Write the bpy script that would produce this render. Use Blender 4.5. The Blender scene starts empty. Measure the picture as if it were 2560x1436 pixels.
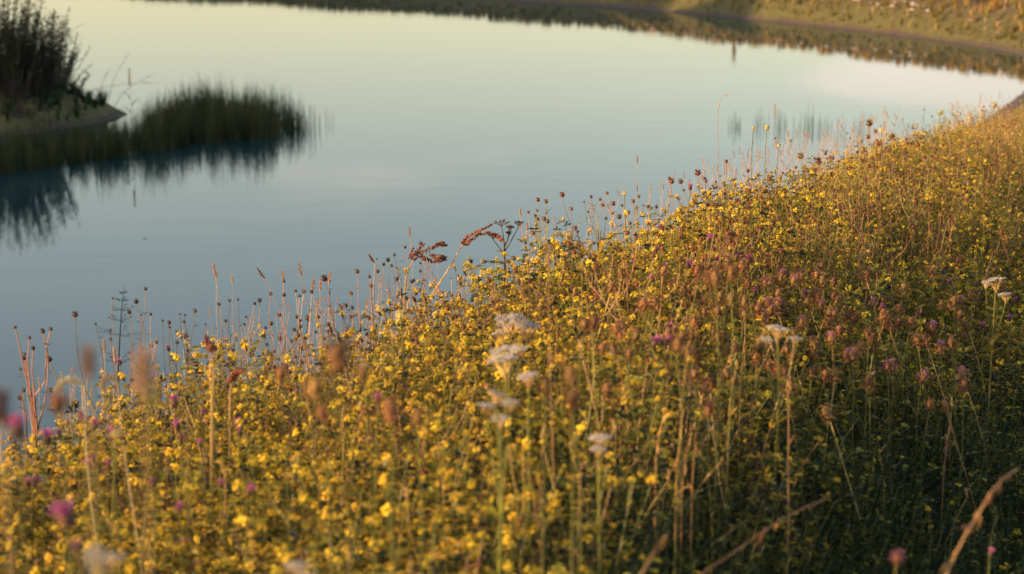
import bpy, math, random
import numpy as np
from mathutils import Vector, Matrix, Euler

sc = bpy.context.scene
COL = sc.collection
rnd = random.Random(7)

# ------------------------------------------------------------------ camera, sky, sun, exposure
FPX = 5000.0                                   # focal length in photo pixels (2560 wide)
ALPHA = math.atan(1118 / 5000.0)               # pitch below the horizon
CAMZ = 5.0
cam_d = bpy.data.cameras.new('camera')
cam_d.sensor_width = 36.0
cam_d.lens = 36.0 * FPX / 2560.0
cam_d.clip_start = 0.05
cam_d.clip_end = 3000
cam_d.dof.use_dof = True
cam_d.dof.focus_distance = 7.2
cam_d.dof.aperture_fstop = 4.6
cam = bpy.data.objects.new('camera', cam_d)
cam.location = (0, 0, CAMZ)
cam.rotation_euler = (math.pi / 2 - ALPHA, 0, 0)
COL.objects.link(cam)
sc.camera = cam

SUN_AZ = math.radians(-108)                     # from +Y (view direction), negative = to the left
SUN_EL = math.radians(13)
sun_dir = Vector((math.sin(SUN_AZ) * math.cos(SUN_EL), math.cos(SUN_AZ) * math.cos(SUN_EL), math.sin(SUN_EL)))

w = bpy.data.worlds.new('World')
sc.world = w
w.use_nodes = True
nt = w.node_tree
nt.nodes.clear()
N = nt.nodes.new
out = N('ShaderNodeOutputWorld')
bg = N('ShaderNodeBackground')
bg.inputs['Strength'].default_value = 0.15
sky = N('ShaderNodeTexSky')
sky.sky_type = 'NISHITA'
sky.sun_disc = False
sky.sun_elevation = SUN_EL
sky.sun_rotation = SUN_AZ
sky.altitude = 0
sky.air_density = 1.25
sky.dust_density = 1.5
sky.ozone_density = 0.0
# thin evening clouds, a band of soft streaks low in the sky all the way round
geo = N('ShaderNodeNewGeometry')
mp = N('ShaderNodeMapping')
mp.vector_type = 'POINT'
mp.inputs['Scale'].default_value = (2.6, 2.6, 13.0)
mp.inputs['Location'].default_value = (13.3572, -8.3295, -5.7336)
nz = N('ShaderNodeTexNoise')
nz.inputs['Scale'].default_value = 1.0
nz.inputs['Detail'].default_value = 4.0
nz.inputs['Roughness'].default_value = 0.5
cr = N('ShaderNodeValToRGB')
cr.color_ramp.elements[0].position = 0.622
cr.color_ramp.elements[0].color = (0, 0, 0, 1)
cr.color_ramp.elements[1].position = 0.66
cr.color_ramp.elements[1].color = (0.7, 0.7, 0.7, 1)
mx = N('ShaderNodeMixRGB')
mx.inputs['Color2'].default_value = (5.6, 4.9, 4.2, 1)
tint = N('ShaderNodeMixRGB')
tint.blend_type = 'MULTIPLY'
tint.inputs['Fac'].default_value = 1.0
tint.inputs['Color2'].default_value = (1.02, 0.987, 1.09, 1)
L = nt.links.new
tcw = N('ShaderNodeTexCoord')
L(tcw.outputs['Generated'], mp.inputs['Vector'])
L(mp.outputs['Vector'], nz.inputs['Vector'])
L(nz.outputs['Fac'], cr.inputs['Fac'])
L(sky.outputs['Color'], tint.inputs['Color1'])
L(tint.outputs['Color'], mx.inputs['Color1'])
sz = N('ShaderNodeSeparateXYZ')
L(tcw.outputs['Generated'], sz.inputs[0])
low = N('ShaderNodeMapRange')                  # the cloud bank keeps to the low sky
low.inputs['From Min'].default_value = 0.135
low.inputs['From Max'].default_value = 0.185
low.inputs['To Min'].default_value = 1.0
low.inputs['To Max'].default_value = 0.0
L(sz.outputs['Z'], low.inputs['Value'])
mul = N('ShaderNodeMath')
mul.operation = 'MULTIPLY'
L(cr.outputs['Color'], mul.inputs[0])
L(low.outputs['Result'], mul.inputs[1])
L(mul.outputs[0], mx.inputs['Fac'])
L(mx.outputs['Color'], bg.inputs['Color'])
L(bg.outputs['Background'], out.inputs['Surface'])
nt.nodes.remove(geo)

sun_d = bpy.data.lights.new('sun', 'SUN')
sun_d.energy = 5.0
sun_d.angle = math.radians(0.6)
sun_d.color = (1.0, 0.645, 0.31)
sun = bpy.data.objects.new('sun', sun_d)
sun.rotation_euler = (-sun_dir).to_track_quat('-Z', 'Y').to_euler()
sun.location = (-20, 0, 20)
COL.objects.link(sun)

sc.view_settings.view_transform = 'Standard'
sc.view_settings.look = 'None'
sc.view_settings.gamma = 1.0
sc.view_settings.exposure = 1.1
sc.view_settings.use_curve_mapping = False
sc.render.engine = 'CYCLES'
sc.cycles.use_denoising = True
sc.cycles.max_bounces = 6
sc.cycles.diffuse_bounces = 3
sc.cycles.glossy_bounces = 3
sc.cycles.transmission_bounces = 4
sc.cycles.transparent_max_bounces = 4
sc.cycles.caustics_reflective = False
sc.cycles.caustics_refractive = False


# ------------------------------------------------------------------ small helpers
def at(px, py, Y):
    """The point of the place at forward distance Y that the photograph shows at (px, py)."""
    f = Vector((0, math.cos(ALPHA), -math.sin(ALPHA)))
    u = Vector((0, math.sin(ALPHA), math.cos(ALPHA)))
    d = f + Vector((1, 0, 0)) * ((px - 1280) / FPX) - u * ((py - 718) / FPX)
    return Vector((0, 0, CAMZ)) + d * (Y / d.y)


def on_water(px, py, z=0.0):
    f = Vector((0, math.cos(ALPHA), -math.sin(ALPHA)))
    u = Vector((0, math.sin(ALPHA), math.cos(ALPHA)))
    d = f + Vector((1, 0, 0)) * ((px - 1280) / FPX) - u * ((py - 718) / FPX)
    t = (z - CAMZ) / d.z
    return Vector((0, 0, CAMZ)) + d * t


def proj(X, Y, Z):
    z = Z - CAMZ
    f = Y * math.cos(ALPHA) - z * math.sin(ALPHA)
    u = Y * math.sin(ALPHA) + z * math.cos(ALPHA)
    return 1280 + FPX * X / f, 718 - FPX * u / f


def mat(name, col, var=0.25, rough=0.65, trans=0.0, tcol=None, noise=0.0, nscale=30.0, hue=0.02, spec=0.25, col2=None):
    """Principled with a per-object and per-copy shift of hue and value, and translucency for thin leaves."""
    m = bpy.data.materials.new(name)
    m.use_nodes = True
    t = m.node_tree
    b = t.nodes['Principled BSDF']
    b.inputs['Roughness'].default_value = rough
    b.inputs['Specular IOR Level'].default_value = spec
    oi = t.nodes.new('ShaderNodeObjectInfo')
    hs = t.nodes.new('ShaderNodeHueSaturation')
    hs.inputs['Color'].default_value = (*col, 1)
    mr = t.nodes.new('ShaderNodeMapRange')
    mr.inputs['To Min'].default_value = 1 - var
    mr.inputs['To Max'].default_value = 1 + var
    t.links.new(oi.outputs['Random'], mr.inputs['Value'])
    t.links.new(mr.outputs['Result'], hs.inputs['Value'])
    wn = t.nodes.new('ShaderNodeTexWhiteNoise')
    wn.noise_dimensions = '1D'
    t.links.new(oi.outputs['Random'], wn.inputs['W'])
    mh = t.nodes.new('ShaderNodeMapRange')
    mh.inputs['To Min'].default_value = 0.5 - hue
    mh.inputs['To Max'].default_value = 0.5 + hue
    t.links.new(wn.outputs['Value'], mh.inputs['Value'])
    t.links.new(mh.outputs['Result'], hs.inputs['Hue'])
    src = hs.outputs['Color']
    if noise or col2:
        tc = t.nodes.new('ShaderNodeTexCoord')
        n = t.nodes.new('ShaderNodeTexNoise')
        n.inputs['Scale'].default_value = nscale
        n.inputs['Detail'].default_value = 3
        t.links.new(tc.outputs['Object'], n.inputs['Vector'])
        r = t.nodes.new('ShaderNodeValToRGB')
        r.color_ramp.elements[0].position = 0.38
        r.color_ramp.elements[1].position = 0.62
        t.links.new(n.outputs['Fac'], r.inputs['Fac'])
        mxx = t.nodes.new('ShaderNodeMixRGB')
        c2 = col2 or tuple(c * (1 - noise) for c in col)
        mxx.inputs['Color2'].default_value = (*col, 1)
        mxx.inputs['Color1'].default_value = (*c2, 1)
        t.links.new(r.outputs['Color'], mxx.inputs['Fac'])
        t.links.new(mxx.outputs['Color'], hs.inputs['Color'])
    t.links.new(src, b.inputs['Base Color'])
    if trans > 0:
        tr = t.nodes.new('ShaderNodeBsdfTranslucent')
        if tcol:
            mt = t.nodes.new('ShaderNodeMixRGB')
            mt.blend_type = 'MULTIPLY'
            mt.inputs['Fac'].default_value = 1
            mt.inputs['Color2'].default_value = (*tcol, 1)
            t.links.new(src, mt.inputs['Color1'])
            t.links.new(mt.outputs['Color'], tr.inputs['Color'])
        else:
            t.links.new(src, tr.inputs['Color'])
        ms = t.nodes.new('ShaderNodeMixShader')
        ms.inputs['Fac'].default_value = trans
        t.links.new(b.outputs['BSDF'], ms.inputs[1])
        t.links.new(tr.outputs['BSDF'], ms.inputs[2])
        t.links.new(ms.outputs['Shader'], t.nodes['Material Output'].inputs['Surface'])
    return m


M = {
    'petal': mat('yellow_petal', (0.74, 0.52, 0.04), 0.3, 0.6, 0.35, hue=0.012),
    'petal_old': mat('yellow_petal_faded', (0.48, 0.31, 0.045), 0.3, 0.6, 0.3),
    'leaf': mat('olive_leaf', (0.24, 0.20, 0.026), 0.4, 0.55, 0.4, hue=0.025),  # olive raised toward gold, sunlit look put into the colour
    'leaf_dark_shade': mat('shade_dark_green_leaf', (0.012, 0.026, 0.010), 0.35, 0.5, 0.3, hue=0.03),  # dark green lowered further, the hollow's shade put into the colour
    'leaf_gold_sun': mat('sunlit_gold_leaf', (0.44, 0.30, 0.04), 0.4, 0.55, 0.4, hue=0.02),  # gold colour stands in for sunlight on the leaves
    'stem_green': mat('green_stem', (0.12, 0.12, 0.03), 0.3, 0.5),
    'stem_red': mat('red_brown_stem', (0.20, 0.105, 0.06), 0.3, 0.55),
    'stem_dark': mat('dark_dry_stem', (0.10, 0.06, 0.045), 0.3, 0.6),
    'straw': mat('straw', (0.44, 0.29, 0.12), 0.3, 0.6, 0.2),
    'straw_pink': mat('pinkish_straw', (0.33, 0.205, 0.13), 0.25, 0.6, 0.2),
    'straw_dark': mat('brown_straw', (0.30, 0.165, 0.065), 0.3, 0.6),
    'head_dark': mat('dark_seedhead', (0.095, 0.05, 0.035), 0.5, 0.8, noise=0.5, nscale=300),
    'head_brown': mat('brown_seedhead', (0.17, 0.072, 0.030), 0.35, 0.8, noise=0.45, nscale=300),
    'head_rust': mat('rust_clover_head', (0.21, 0.108, 0.042), 0.35, 0.8, 0.1, noise=0.45, nscale=250),
    'pink': mat('pink_petal', (0.36, 0.14, 0.20), 0.25, 0.6, 0.3, hue=0.03),
    'purple': mat('purple_petal', (0.42, 0.13, 0.27), 0.25, 0.6, 0.3, hue=0.02),
    'white': mat('greyish_white_floret', (0.50, 0.46, 0.41), 0.15, 0.7, 0.2, noise=0.25, nscale=200),
    'cream': mat('cream_fluff', (0.60, 0.50, 0.32), 0.2, 0.8, 0.25),
    'nest': mat('pale_green_umbel', (0.46, 0.40, 0.13), 0.2, 0.7, 0.2),
    'dock': mat('dock_seed', (0.22, 0.07, 0.038), 0.25, 0.7, 0.1, noise=0.4, nscale=120),
    'rush': mat('green_rush', (0.022, 0.046, 0.015), 0.5, 0.5, 0.15, hue=0.03),
    'rush_light': mat('pale_rush', (0.045, 0.07, 0.022), 0.4, 0.5, 0.15),
    'rush_brown': mat('browned_rush', (0.08, 0.05, 0.02), 0.35, 0.6),
    'bark': mat('twig_bark', (0.055, 0.038, 0.03), 0.3, 0.8),
    'willow': mat('willow_leaf', (0.036, 0.046, 0.020), 0.35, 0.5, 0.25, hue=0.03),
    'far_gold': mat('bank_grass_gold', (0.29, 0.19, 0.038), 0.35, 0.7, 0.25, hue=0.025),
    'far_green': mat('bank_grass_green', (0.15, 0.13, 0.024), 0.4, 0.7, 0.25, hue=0.03),
    'stone': mat('pale_stone', (0.40, 0.34, 0.29), 0.3, 0.9, noise=0.3, nscale=12),
    'trunk': mat('tree_bark', (0.08, 0.06, 0.045), 0.2, 0.9, noise=0.5, nscale=6),
    'crown': mat('tree_leaf', (0.05, 0.075, 0.02), 0.3, 0.6, 0.25),
}


class MB:
    """Collects verts and faces with a material key each; build() makes ONE mesh."""
    def __init__(s):
        s.v, s.f, s.m = [], [], []

    def tube(s, pts, r0, r1, k, n=3):
        b = len(s.v)
        P = [Vector(p) for p in pts]
        for i, p in enumerate(P):
            d = (P[min(i + 1, len(P) - 1)] - P[max(i - 1, 0)])
            if d.length < 1e-9:
                d = Vector((0, 0, 1))
            d.normalize()
            a = d.cross(Vector((0.31, 0.95, 0.05)))
            if a.length < 1e-3:
                a = d.cross(Vector((1, 0, 0)))
            a.normalize()
            c = d.cross(a)
            r = r0 + (r1 - r0) * i / max(1, len(P) - 1)
            for j in range(n):
                t = 2 * math.pi * j / n
                s.v.append(p + (a * math.cos(t) + c * math.sin(t)) * r)
        for i in range(len(P) - 1):
            for j in range(n):
                s.f.append((b + i * n + j, b + i * n + (j + 1) % n, b + (i + 1) * n + (j + 1) % n, b + (i + 1) * n + j))
                s.m.append(k)
        e = b + (len(P) - 1) * n
        s.f.append(tuple(e + j for j in range(n)))
        s.m.append(k)

    def blob(s, c, rx, rz, k, axis=(0, 0, 1), rings=3, seg=6, jit=0.12, r=rnd, prof=None):
        c = Vector(c)
        q = Vector(axis).normalized().to_track_quat('Z', 'Y')
        b = len(s.v)
        s.v.append(c - q @ Vector((0, 0, rz)))
        for i in range(rings):
            t = -math.pi / 2 + math.pi * (i + 1) / (rings + 1)
            pr = math.cos(t) if prof is None else prof[i]
            for j in range(seg):
                a = 2 * math.pi * (j + 0.5 * (i % 2)) / seg
                jj = 1 + r.uniform(-jit, jit)
                s.v.append(c + q @ Vector((math.cos(a) * pr * rx * jj, math.sin(a) * pr * rx * jj, math.sin(t) * rz * (1 + r.uniform(-jit, jit)))))
        s.v.append(c + q @ Vector((0, 0, rz)))
        top = len(s.v) - 1
        for j in range(seg):
            s.f.append((b, b + 1 + (j + 1) % seg, b + 1 + j)); s.m.append(k)
            l = b + 1 + (rings - 1) * seg
            s.f.append((top, l + j, l + (j + 1) % seg)); s.m.append(k)
        for i in range(rings - 1):
            o = b + 1 + i * seg
            for j in range(seg):
                s.f.append((o + j, o + (j + 1) % seg, o + seg + (j + 1) % seg, o + seg + j)); s.m.append(k)

    def leaf(s, base, d, up, ln, wd, k, fold=0.25, droop=0.15):
        """A small pointed leaf: two facets either side of a folded midrib."""
        base = Vector(base)
        d = Vector(d).normalized()
        side = d.cross(Vector(up))
        if side.length < 1e-4:
            side = d.cross(Vector((1, 0.3, 0)))
        side.normalize()
        nrm = side.cross(d)
        b = len(s.v)
        mid = base + d * ln * 0.5
        s.v += [base, mid + side * wd * 0.5 + nrm * fold * wd, base + d * ln - nrm * droop * ln, mid - side * wd * 0.5 + nrm * fold * wd]
        s.f += [(b, b + 1, b + 2), (b, b + 2, b + 3)]
        s.m += [k, k]

    def blade(s, pts, wd, k, side=None):
        """A ribbon that tapers to a point along pts."""
        P = [Vector(p) for p in pts]
        b = len(s.v)
        n = len(P)
        for i, p in enumerate(P):
            d = (P[min(i + 1, n - 1)] - P[max(i - 1, 0)]).normalized()
            sd = Vector(side) if side else d.cross(Vector((0.2, 0.9, 0.3)))
            sd.normalize()
            ww = wd * (1 - (i / (n - 1)) ** 1.6) * 0.5 + 0.0002
            s.v += [p - sd * ww, p + sd * ww]
        for i in range(n - 1):
            s.f.append((b + 2 * i, b + 2 * i + 1, b + 2 * i + 3, b + 2 * i + 2))
            s.m.append(k)

    def add(s, o, mtx=None):
        b = len(s.v)
        s.v += [mtx @ v for v in o.v] if mtx is not None else [v.copy() for v in o.v]
        s.f += [tuple(i + b for i in f) for f in o.f]
        s.m += o.m

    def mesh(s, name, smooth=False):
        me = bpy.data.meshes.new(name)
        me.from_pydata([tuple(v) for v in s.v], [], s.f)
        keys = sorted(set(s.m))
        for k in keys:
            me.materials.append(M[k])
        ix = {k: i for i, k in enumerate(keys)}
        me.polygons.foreach_set('material_index', [ix[k] for k in s.m])
        if smooth:
            me.polygons.foreach_set('use_smooth', [True] * len(s.f))
        me.update()
        return me


def link(name, me, parent=None, loc=None):
    o = bpy.data.objects.new(name, me)
    COL.objects.link(o)
    if parent is not None:
        o.parent = parent
    if loc is not None:
        o.location = loc
    return o


def thing(name, label, cat, loc, group=None, rz=0.0, sca=1.0):
    o = bpy.data.objects.new(name, None)
    o.empty_display_size = 0.05
    COL.objects.link(o)
    o.location = loc
    o.rotation_euler = (0, 0, rz)
    o.scale = (sca, sca, sca)
    tag(o, label, cat, group)
    return o


def tag(o, label=None, cat=None, group=None, kind=None):
    if label: o['label'] = label
    if cat: o['category'] = cat
    if group: o['group'] = group
    if kind: o['kind'] = kind
    return o


def bez(a, b, c, d, n=6):
    a, b, c, d = map(Vector, (a, b, c, d))
    r = []
    for i in range(n + 1):
        t = i / n
        r.append(a * (1 - t) ** 3 + b * 3 * t * (1 - t) ** 2 + c * 3 * t * t * (1 - t) + d * t ** 3)
    return r


def U(a, b, r=rnd):
    return r.uniform(a, b)


# ------------------------------------------------------------------ terrain
POND = [(-27, 14, .5), (-25, 8.5, .6), (-16, 7.5, .6), (-8, 9.5, .6), (-3.4, 12.5, .6), (-1.2, 16.5, .6), (1.5, 21.5, .55), (4, 27, .45),
        (6.7, 32.5, .32), (8.6, 36.2, .22), (10.4, 40.6, .16), (11.9, 44.5, .16), (12.3, 48, .35), (10.6, 52, .5), (8.1, 56, .55),
        (5, 59.8, .55), (1.5, 63.2, .5), (-5, 68, .45), (-17, 75, .3), (-25, 76, .3), (-28, 66, .3), (-28.5, 40, .3)]


def chaikin(P, n=2):
    P = np.array(P, float)
    for _ in range(n):
        Q = np.roll(P, -1, 0)
        P = np.stack([P * .75 + Q * .25, P * .25 + Q * .75], 1).reshape(-1, P.shape[1])
    return P


PS = chaikin(POND, 2)


def shore(X, Y):
    X = np.asarray(X, float); Y = np.asarray(Y, float)
    best = np.full(X.shape, 1e9); sl = np.zeros(X.shape); ins = np.zeros(X.shape, bool)
    for a, b in zip(PS, np.roll(PS, -1, 0)):
        ex, ey = b[0] - a[0], b[1] - a[1]
        t = np.clip(((X - a[0]) * ex + (Y - a[1]) * ey) / (ex * ex + ey * ey), 0, 1)
        d = np.hypot(X - a[0] - t * ex, Y - a[1] - t * ey)
        m = d < best
        best = np.where(m, d, best); sl = np.where(m, a[2] + t * (b[2] - a[2]), sl)
        if ey != 0:
            ins ^= ((a[1] > Y) != (b[1] > Y)) & (X < a[0] + (Y - a[1]) / ey * ex)
    return np.where(ins, -best, best), sl


def canopy(X, Y):
    ip = np.interp
    T = ip(Y, [-20, 0, 3, 4.5, 6, 7, 9, 13, 20, 28, 36, 42, 46], [3.9, 4.0, 3.93, 3.86, 3.775, 3.71, 3.54, 3.13, 2.2, 1.22, .55, .5, .9])
    T = T + np.where(Y > 42, .18 * np.clip((X - 0) / 8, 0, 1), 0) * np.clip((Y - 42) / 3, 0, 1)
    xc = ip(Y, [0, 2.5, 3, 4.5, 6, 7, 9, 13, 20, 28, 36], [-.3, -.1, -.03, .28, .58, .9, 1.6, 3.2, 5.6, 8.2, 10.5])
    xr = ip(Y, [0, 3, 4, 5, 5.5, 6, 7, 9, 13, 20, 28], [-3.4, -2.1, -1.7, -1.15, -.75, -.1, .5, 1.25, 2.75, 5, 7.6])
    sR = ip(Y, [0, 3, 4, 5.5, 7, 10, 13, 20], [.7, .72, .62, .42, .28, .15, .04, -.02])
    e = X - xc
    fall = np.where(e > 0, .85 * np.tanh(np.maximum(e, 0) * sR / .85), 0)
    lf = np.maximum(-e, 0) * .18 * np.clip((16 - Y) / 6, 0, 1)
    n = np.maximum(xr - X, 0) * np.clip((44 - Y) / 6, 0, 1)
    nf = ip(Y, [0, 6, 9, 13, 20], [.9, .8, .62, .5, .45])
    drop = 1.5 * np.tanh((np.sqrt(n * n + .01) - .1) * .5 * nf / .75)
    return T - fall - np.minimum(lf, .6) - drop


def smin(a, b, k):
    h = np.clip(.5 + .5 * (b - a) / k, 0, 1)
    return b * (1 - h) + a * h - k * h * (1 - h)


def lump(X, Y):
    return (np.sin(X * 2.3 + 1.7 * np.sin(Y * 1.1)) * np.cos(Y * 1.9 + .6) * .035 + np.sin(X * 5.1 + Y * 3.7) * .018 + np.sin(X * .7 - Y * .45) * .05)


def ground_np(X, Y):
    X = np.asarray(X, float); Y = np.asarray(Y, float)
    d, s = shore(X, Y)
    dp = np.maximum(d, 0)
    veg = np.interp(Y, [0, 13, 25, 36], [.42, .42, .35, .2])
    g = smin(canopy(X, Y) - veg + lump(X, Y) * np.clip(dp, 0, 1), s * dp, .25)
    g = np.maximum(g, s * dp * .25 * np.exp(-dp))
    return np.where(d > 0, g, np.maximum(.3 * d, -1.6))


def gz(x, y):
    return float(ground_np(np.array([x]), np.array([y]))[0])


def axis(parts):
    r = []
    for a, b, st in parts:
        n = max(1, int(round((b - a) / st)))
        r += [a + (b - a) * i / n for i in range(n)]
    r.append(parts[-1][1])
    return np.array(r)


def soil_material():
    m = bpy.data.materials.new('bank_soil')
    m.use_nodes = True
    t = m.node_tree
    b = t.nodes['Principled BSDF']
    tc = t.nodes.new('ShaderNodeTexCoord')
    sp = t.nodes.new('ShaderNodeSeparateXYZ')
    ge = t.nodes.new('ShaderNodeNewGeometry')
    t.links.new(ge.outputs['Position'], sp.inputs[0])
    n = t.nodes.new('ShaderNodeTexNoise')
    n.inputs['Scale'].default_value = 1.6
    n.inputs['Detail'].default_value = 8
    t.links.new(ge.outputs['Position'], n.inputs['Vector'])
    # mud at the water's edge, then turf and dry grass litter higher up
    ad = t.nodes.new('ShaderNodeMath'); ad.operation = 'MULTIPLY_ADD'
    ad.inputs[1].default_value = 0.30
    t.links.new(n.outputs['Fac'], ad.inputs[0])
    t.links.new(sp.outputs['Z'], ad.inputs[2])
    r = t.nodes.new('ShaderNodeValToRGB')
    e = r.color_ramp.elements
    e[0].position = 0.10; e[0].color = (0.05, 0.04, 0.033, 1)
    e[1].position = 0.95; e[1].color = (0.10, 0.065, 0.022, 1)
    for p, c in ((0.16, (0.075, 0.052, 0.033, 1)), (0.20, (0.08, 0.05, 0.024, 1)), (0.27, (0.10, 0.085, 0.02, 1)), (0.65, (0.09, 0.075, 0.02, 1))):
        x = r.color_ramp.elements.new(p); x.color = c
    t.links.new(ad.outputs[0], r.inputs['Fac'])
    n2 = t.nodes.new('ShaderNodeTexNoise')
    n2.inputs['Scale'].default_value = 14
    n2.inputs['Detail'].default_value = 6
    t.links.new(ge.outputs['Position'], n2.inputs['Vector'])
    mr = t.nodes.new('ShaderNodeMapRange')
    mr.inputs['From Min'].default_value = 0.3; mr.inputs['From Max'].default_value = 0.7
    mr.inputs['To Min'].default_value = 0.55; mr.inputs['To Max'].default_value = 1.35
    t.links.new(n2.outputs['Fac'], mr.inputs['Value'])
    hs = t.nodes.new('ShaderNodeHueSaturation')
    t.links.new(r.outputs['Color'], hs.inputs['Color'])
    t.links.new(mr.outputs['Result'], hs.inputs['Value'])
    t.links.new(hs.outputs['Color'], b.inputs['Base Color'])
    wet = t.nodes.new('ShaderNodeMapRange')
    wet.inputs['From Min'].default_value = 0.0; wet.inputs['From Max'].default_value = 0.04
    wet.inputs['To Min'].default_value = 0.75; wet.inputs['To Max'].default_value = 0.9
    t.links.new(sp.outputs['Z'], wet.inputs['Value'])
    t.links.new(wet.outputs['Result'], b.inputs['Roughness'])
    bp = t.nodes.new('ShaderNodeBump')
    bp.inputs['Strength'].default_value = 0.6
    bp.inputs['Distance'].default_value = 0.05
    t.links.new(n2.outputs['Fac'], bp.inputs['Height'])
    t.links.new(bp.outputs['Normal'], b.inputs['Normal'])
    return m


M['soil'] = soil_material()


def grid_mesh(name, xs, ys, zf, mt):
    X, Y = np.meshgrid(xs, ys)
    Z = zf(X, Y)
    nx, ny = len(xs), len(ys)
    co = np.stack([X, Y, Z], -1).reshape(-1, 3)
    i = np.arange(nx * ny).reshape(ny, nx)
    q = np.stack([i[:-1, :-1], i[:-1, 1:], i[1:, 1:], i[1:, :-1]], -1).reshape(-1, 4)
    me = bpy.data.meshes.new(name)
    me.from_pydata(co.tolist(), [], q.tolist())
    me.materials.append(mt)
    me.polygons.foreach_set('use_smooth', [True] * len(q))
    me.update()
    return me


xs = axis([(-1500, -200, 260), (-200, -80, 30), (-80, -20, 4), (-20, -6, .7), (-6, 8, .14), (8, 20, .35), (20, 80, 5), (80, 200, 30), (200, 1500, 260)])
ys = axis([(-300, -60, 60), (-60, -6, 6), (-6, 1, .7), (1, 15, .14), (15, 75, .45), (75, 120, 5), (120, 300, 40), (300, 2500, 440)])
grd = link('ground', grid_mesh('ground', xs, ys, ground_np, M['soil']))
tag(grd, kind='structure')

# ------------------------------------------------------------------ pond water
wm = bpy.data.materials.new('pond_water')
wm.use_nodes = True
t = wm.node_tree
b = t.nodes['Principled BSDF']
b.inputs['Base Color'].default_value = (0.006, 0.028, 0.030, 1)
b.inputs['Roughness'].default_value = 0.035
b.inputs['IOR'].default_value = 1.33
ge = t.nodes.new('ShaderNodeNewGeometry')
mp1 = t.nodes.new('ShaderNodeMapping')
mp1.inputs['Scale'].default_value = (0.55, 1.6, 1)
t.links.new(ge.outputs['Position'], mp1.inputs['Vector'])
n1 = t.nodes.new('ShaderNodeTexNoise')
n1.inputs['Scale'].default_value = 1.0
n1.inputs['Detail'].default_value = 5
n1.inputs['Roughness'].default_value = 0.55
t.links.new(mp1.outputs['Vector'], n1.inputs['Vector'])
bp = t.nodes.new('ShaderNodeBump')
bp.inputs['Strength'].default_value = 0.10
n3 = t.nodes.new('ShaderNodeTexNoise')         # calm and ruffled patches
n3.inputs['Scale'].default_value = 0.16
t.links.new(ge.outputs['Position'], n3.inputs['Vector'])
m3 = t.nodes.new('ShaderNodeMapRange')
m3.inputs['From Min'].default_value = 0.4
m3.inputs['From Max'].default_value = 0.62
m3.inputs['To Min'].default_value = 0.02
m3.inputs['To Max'].default_value = 0.09
t.links.new(n3.outputs['Fac'], m3.inputs['Value'])
t.links.new(m3.outputs['Result'], bp.inputs['Strength'])
bp.inputs['Distance'].default_value = 0.03
t.links.new(n1.outputs['Fac'], bp.inputs['Height'])
t.links.new(bp.outputs['Normal'], b.inputs['Normal'])
me = bpy.data.meshes.new('water')
me.from_pydata([(-34, 4, 0), (16, 4, 0), (16, 82, 0), (-34, 82, 0)], [], [(0, 1, 2, 3)])
me.materials.append(wm)
tag(link('water', me), kind='structure')


# ------------------------------------------------------------------ islet at the left
def islet_z(X, Y):
    # a low mound that runs out to the left of the frame, its tip at about (-7.3, 37.2)
    u = (X + 7.2)
    cy = 36.9 - 0.10 * np.minimum(u, 0) * 0 + 0.0 * u
    wdt = np.interp(-u, [-.4, 0, .4, 1.2, 2.2, 4, 8, 12], [.01, .25, 1.0, 2.1, 3.1, 4.2, 4.6, 2.0])
    hgt = np.interp(-u, [-.4, 0, .4, 1.2, 2.2, 4, 8, 12, 13], [-.3, .03, .20, .42, .62, .9, .95, .4, -.5])
    r = (Y - cy + .25 * np.sin(X * 2.1)) / wdt
    z = np.where(hgt > 0, hgt * (1 - np.minimum(np.abs(r), 1.4) ** 1.7), hgt)
    z = z + np.clip(z * 7 + .35, 0, 1) * (.06 * np.sin(X * 4.3 + Y * 2.2) * np.cos(Y * 3.9 - X) + .035 * np.sin(X * 9 + Y * 7) * np.sin(Y * 8.3 - X * 3) + .02 * np.sin(X * 17 - Y * 13))
    return np.clip(z, -.5, 3)


ix = axis([(-21, -12, .5), (-12, -6.4, .1)])
iy = axis([(31, 43, .12)])
isl = link('islet_terrain', grid_mesh('islet_terrain', ix, iy, islet_z, M['soil']))
tag(isl, kind='structure')


def iz(x, y):
    return float(islet_z(np.array([x]), np.array([y]))[0])


# ------------------------------------------------------------------ plant pieces
def canopy_hit(px, py, lift=0.0):
    """Where the sight line through (px, py) meets the top of the meadow plants."""
    Yv = np.linspace(1.3, 30, 1400)
    a, b_ = at(px, py, 1.0), at(px, py, 2.0)
    dx, dz = b_.x - a.x, b_.z - a.z
    Xv = a.x + (Yv - 1) * dx
    Zv = a.z + (Yv - 1) * dz
    c = np.minimum(canopy(Xv, Yv), ground_np(Xv, Yv) + .5) + lift
    k = np.nonzero(c >= Zv)[0]
    i = k[0] if len(k) else int(np.argmin(Zv - c))
    return Vector((Xv[i], Yv[i], Zv[i]))


RIDGE_Y = ([-100, 0, 600, 1250, 1700, 2100, 2400, 2560], [5.2, 5.4, 5.9, 6.5, 7.6, 9.8, 13, 15])


def ridge_y(px):
    return float(np.interp(px, *RIDGE_Y))


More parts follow.
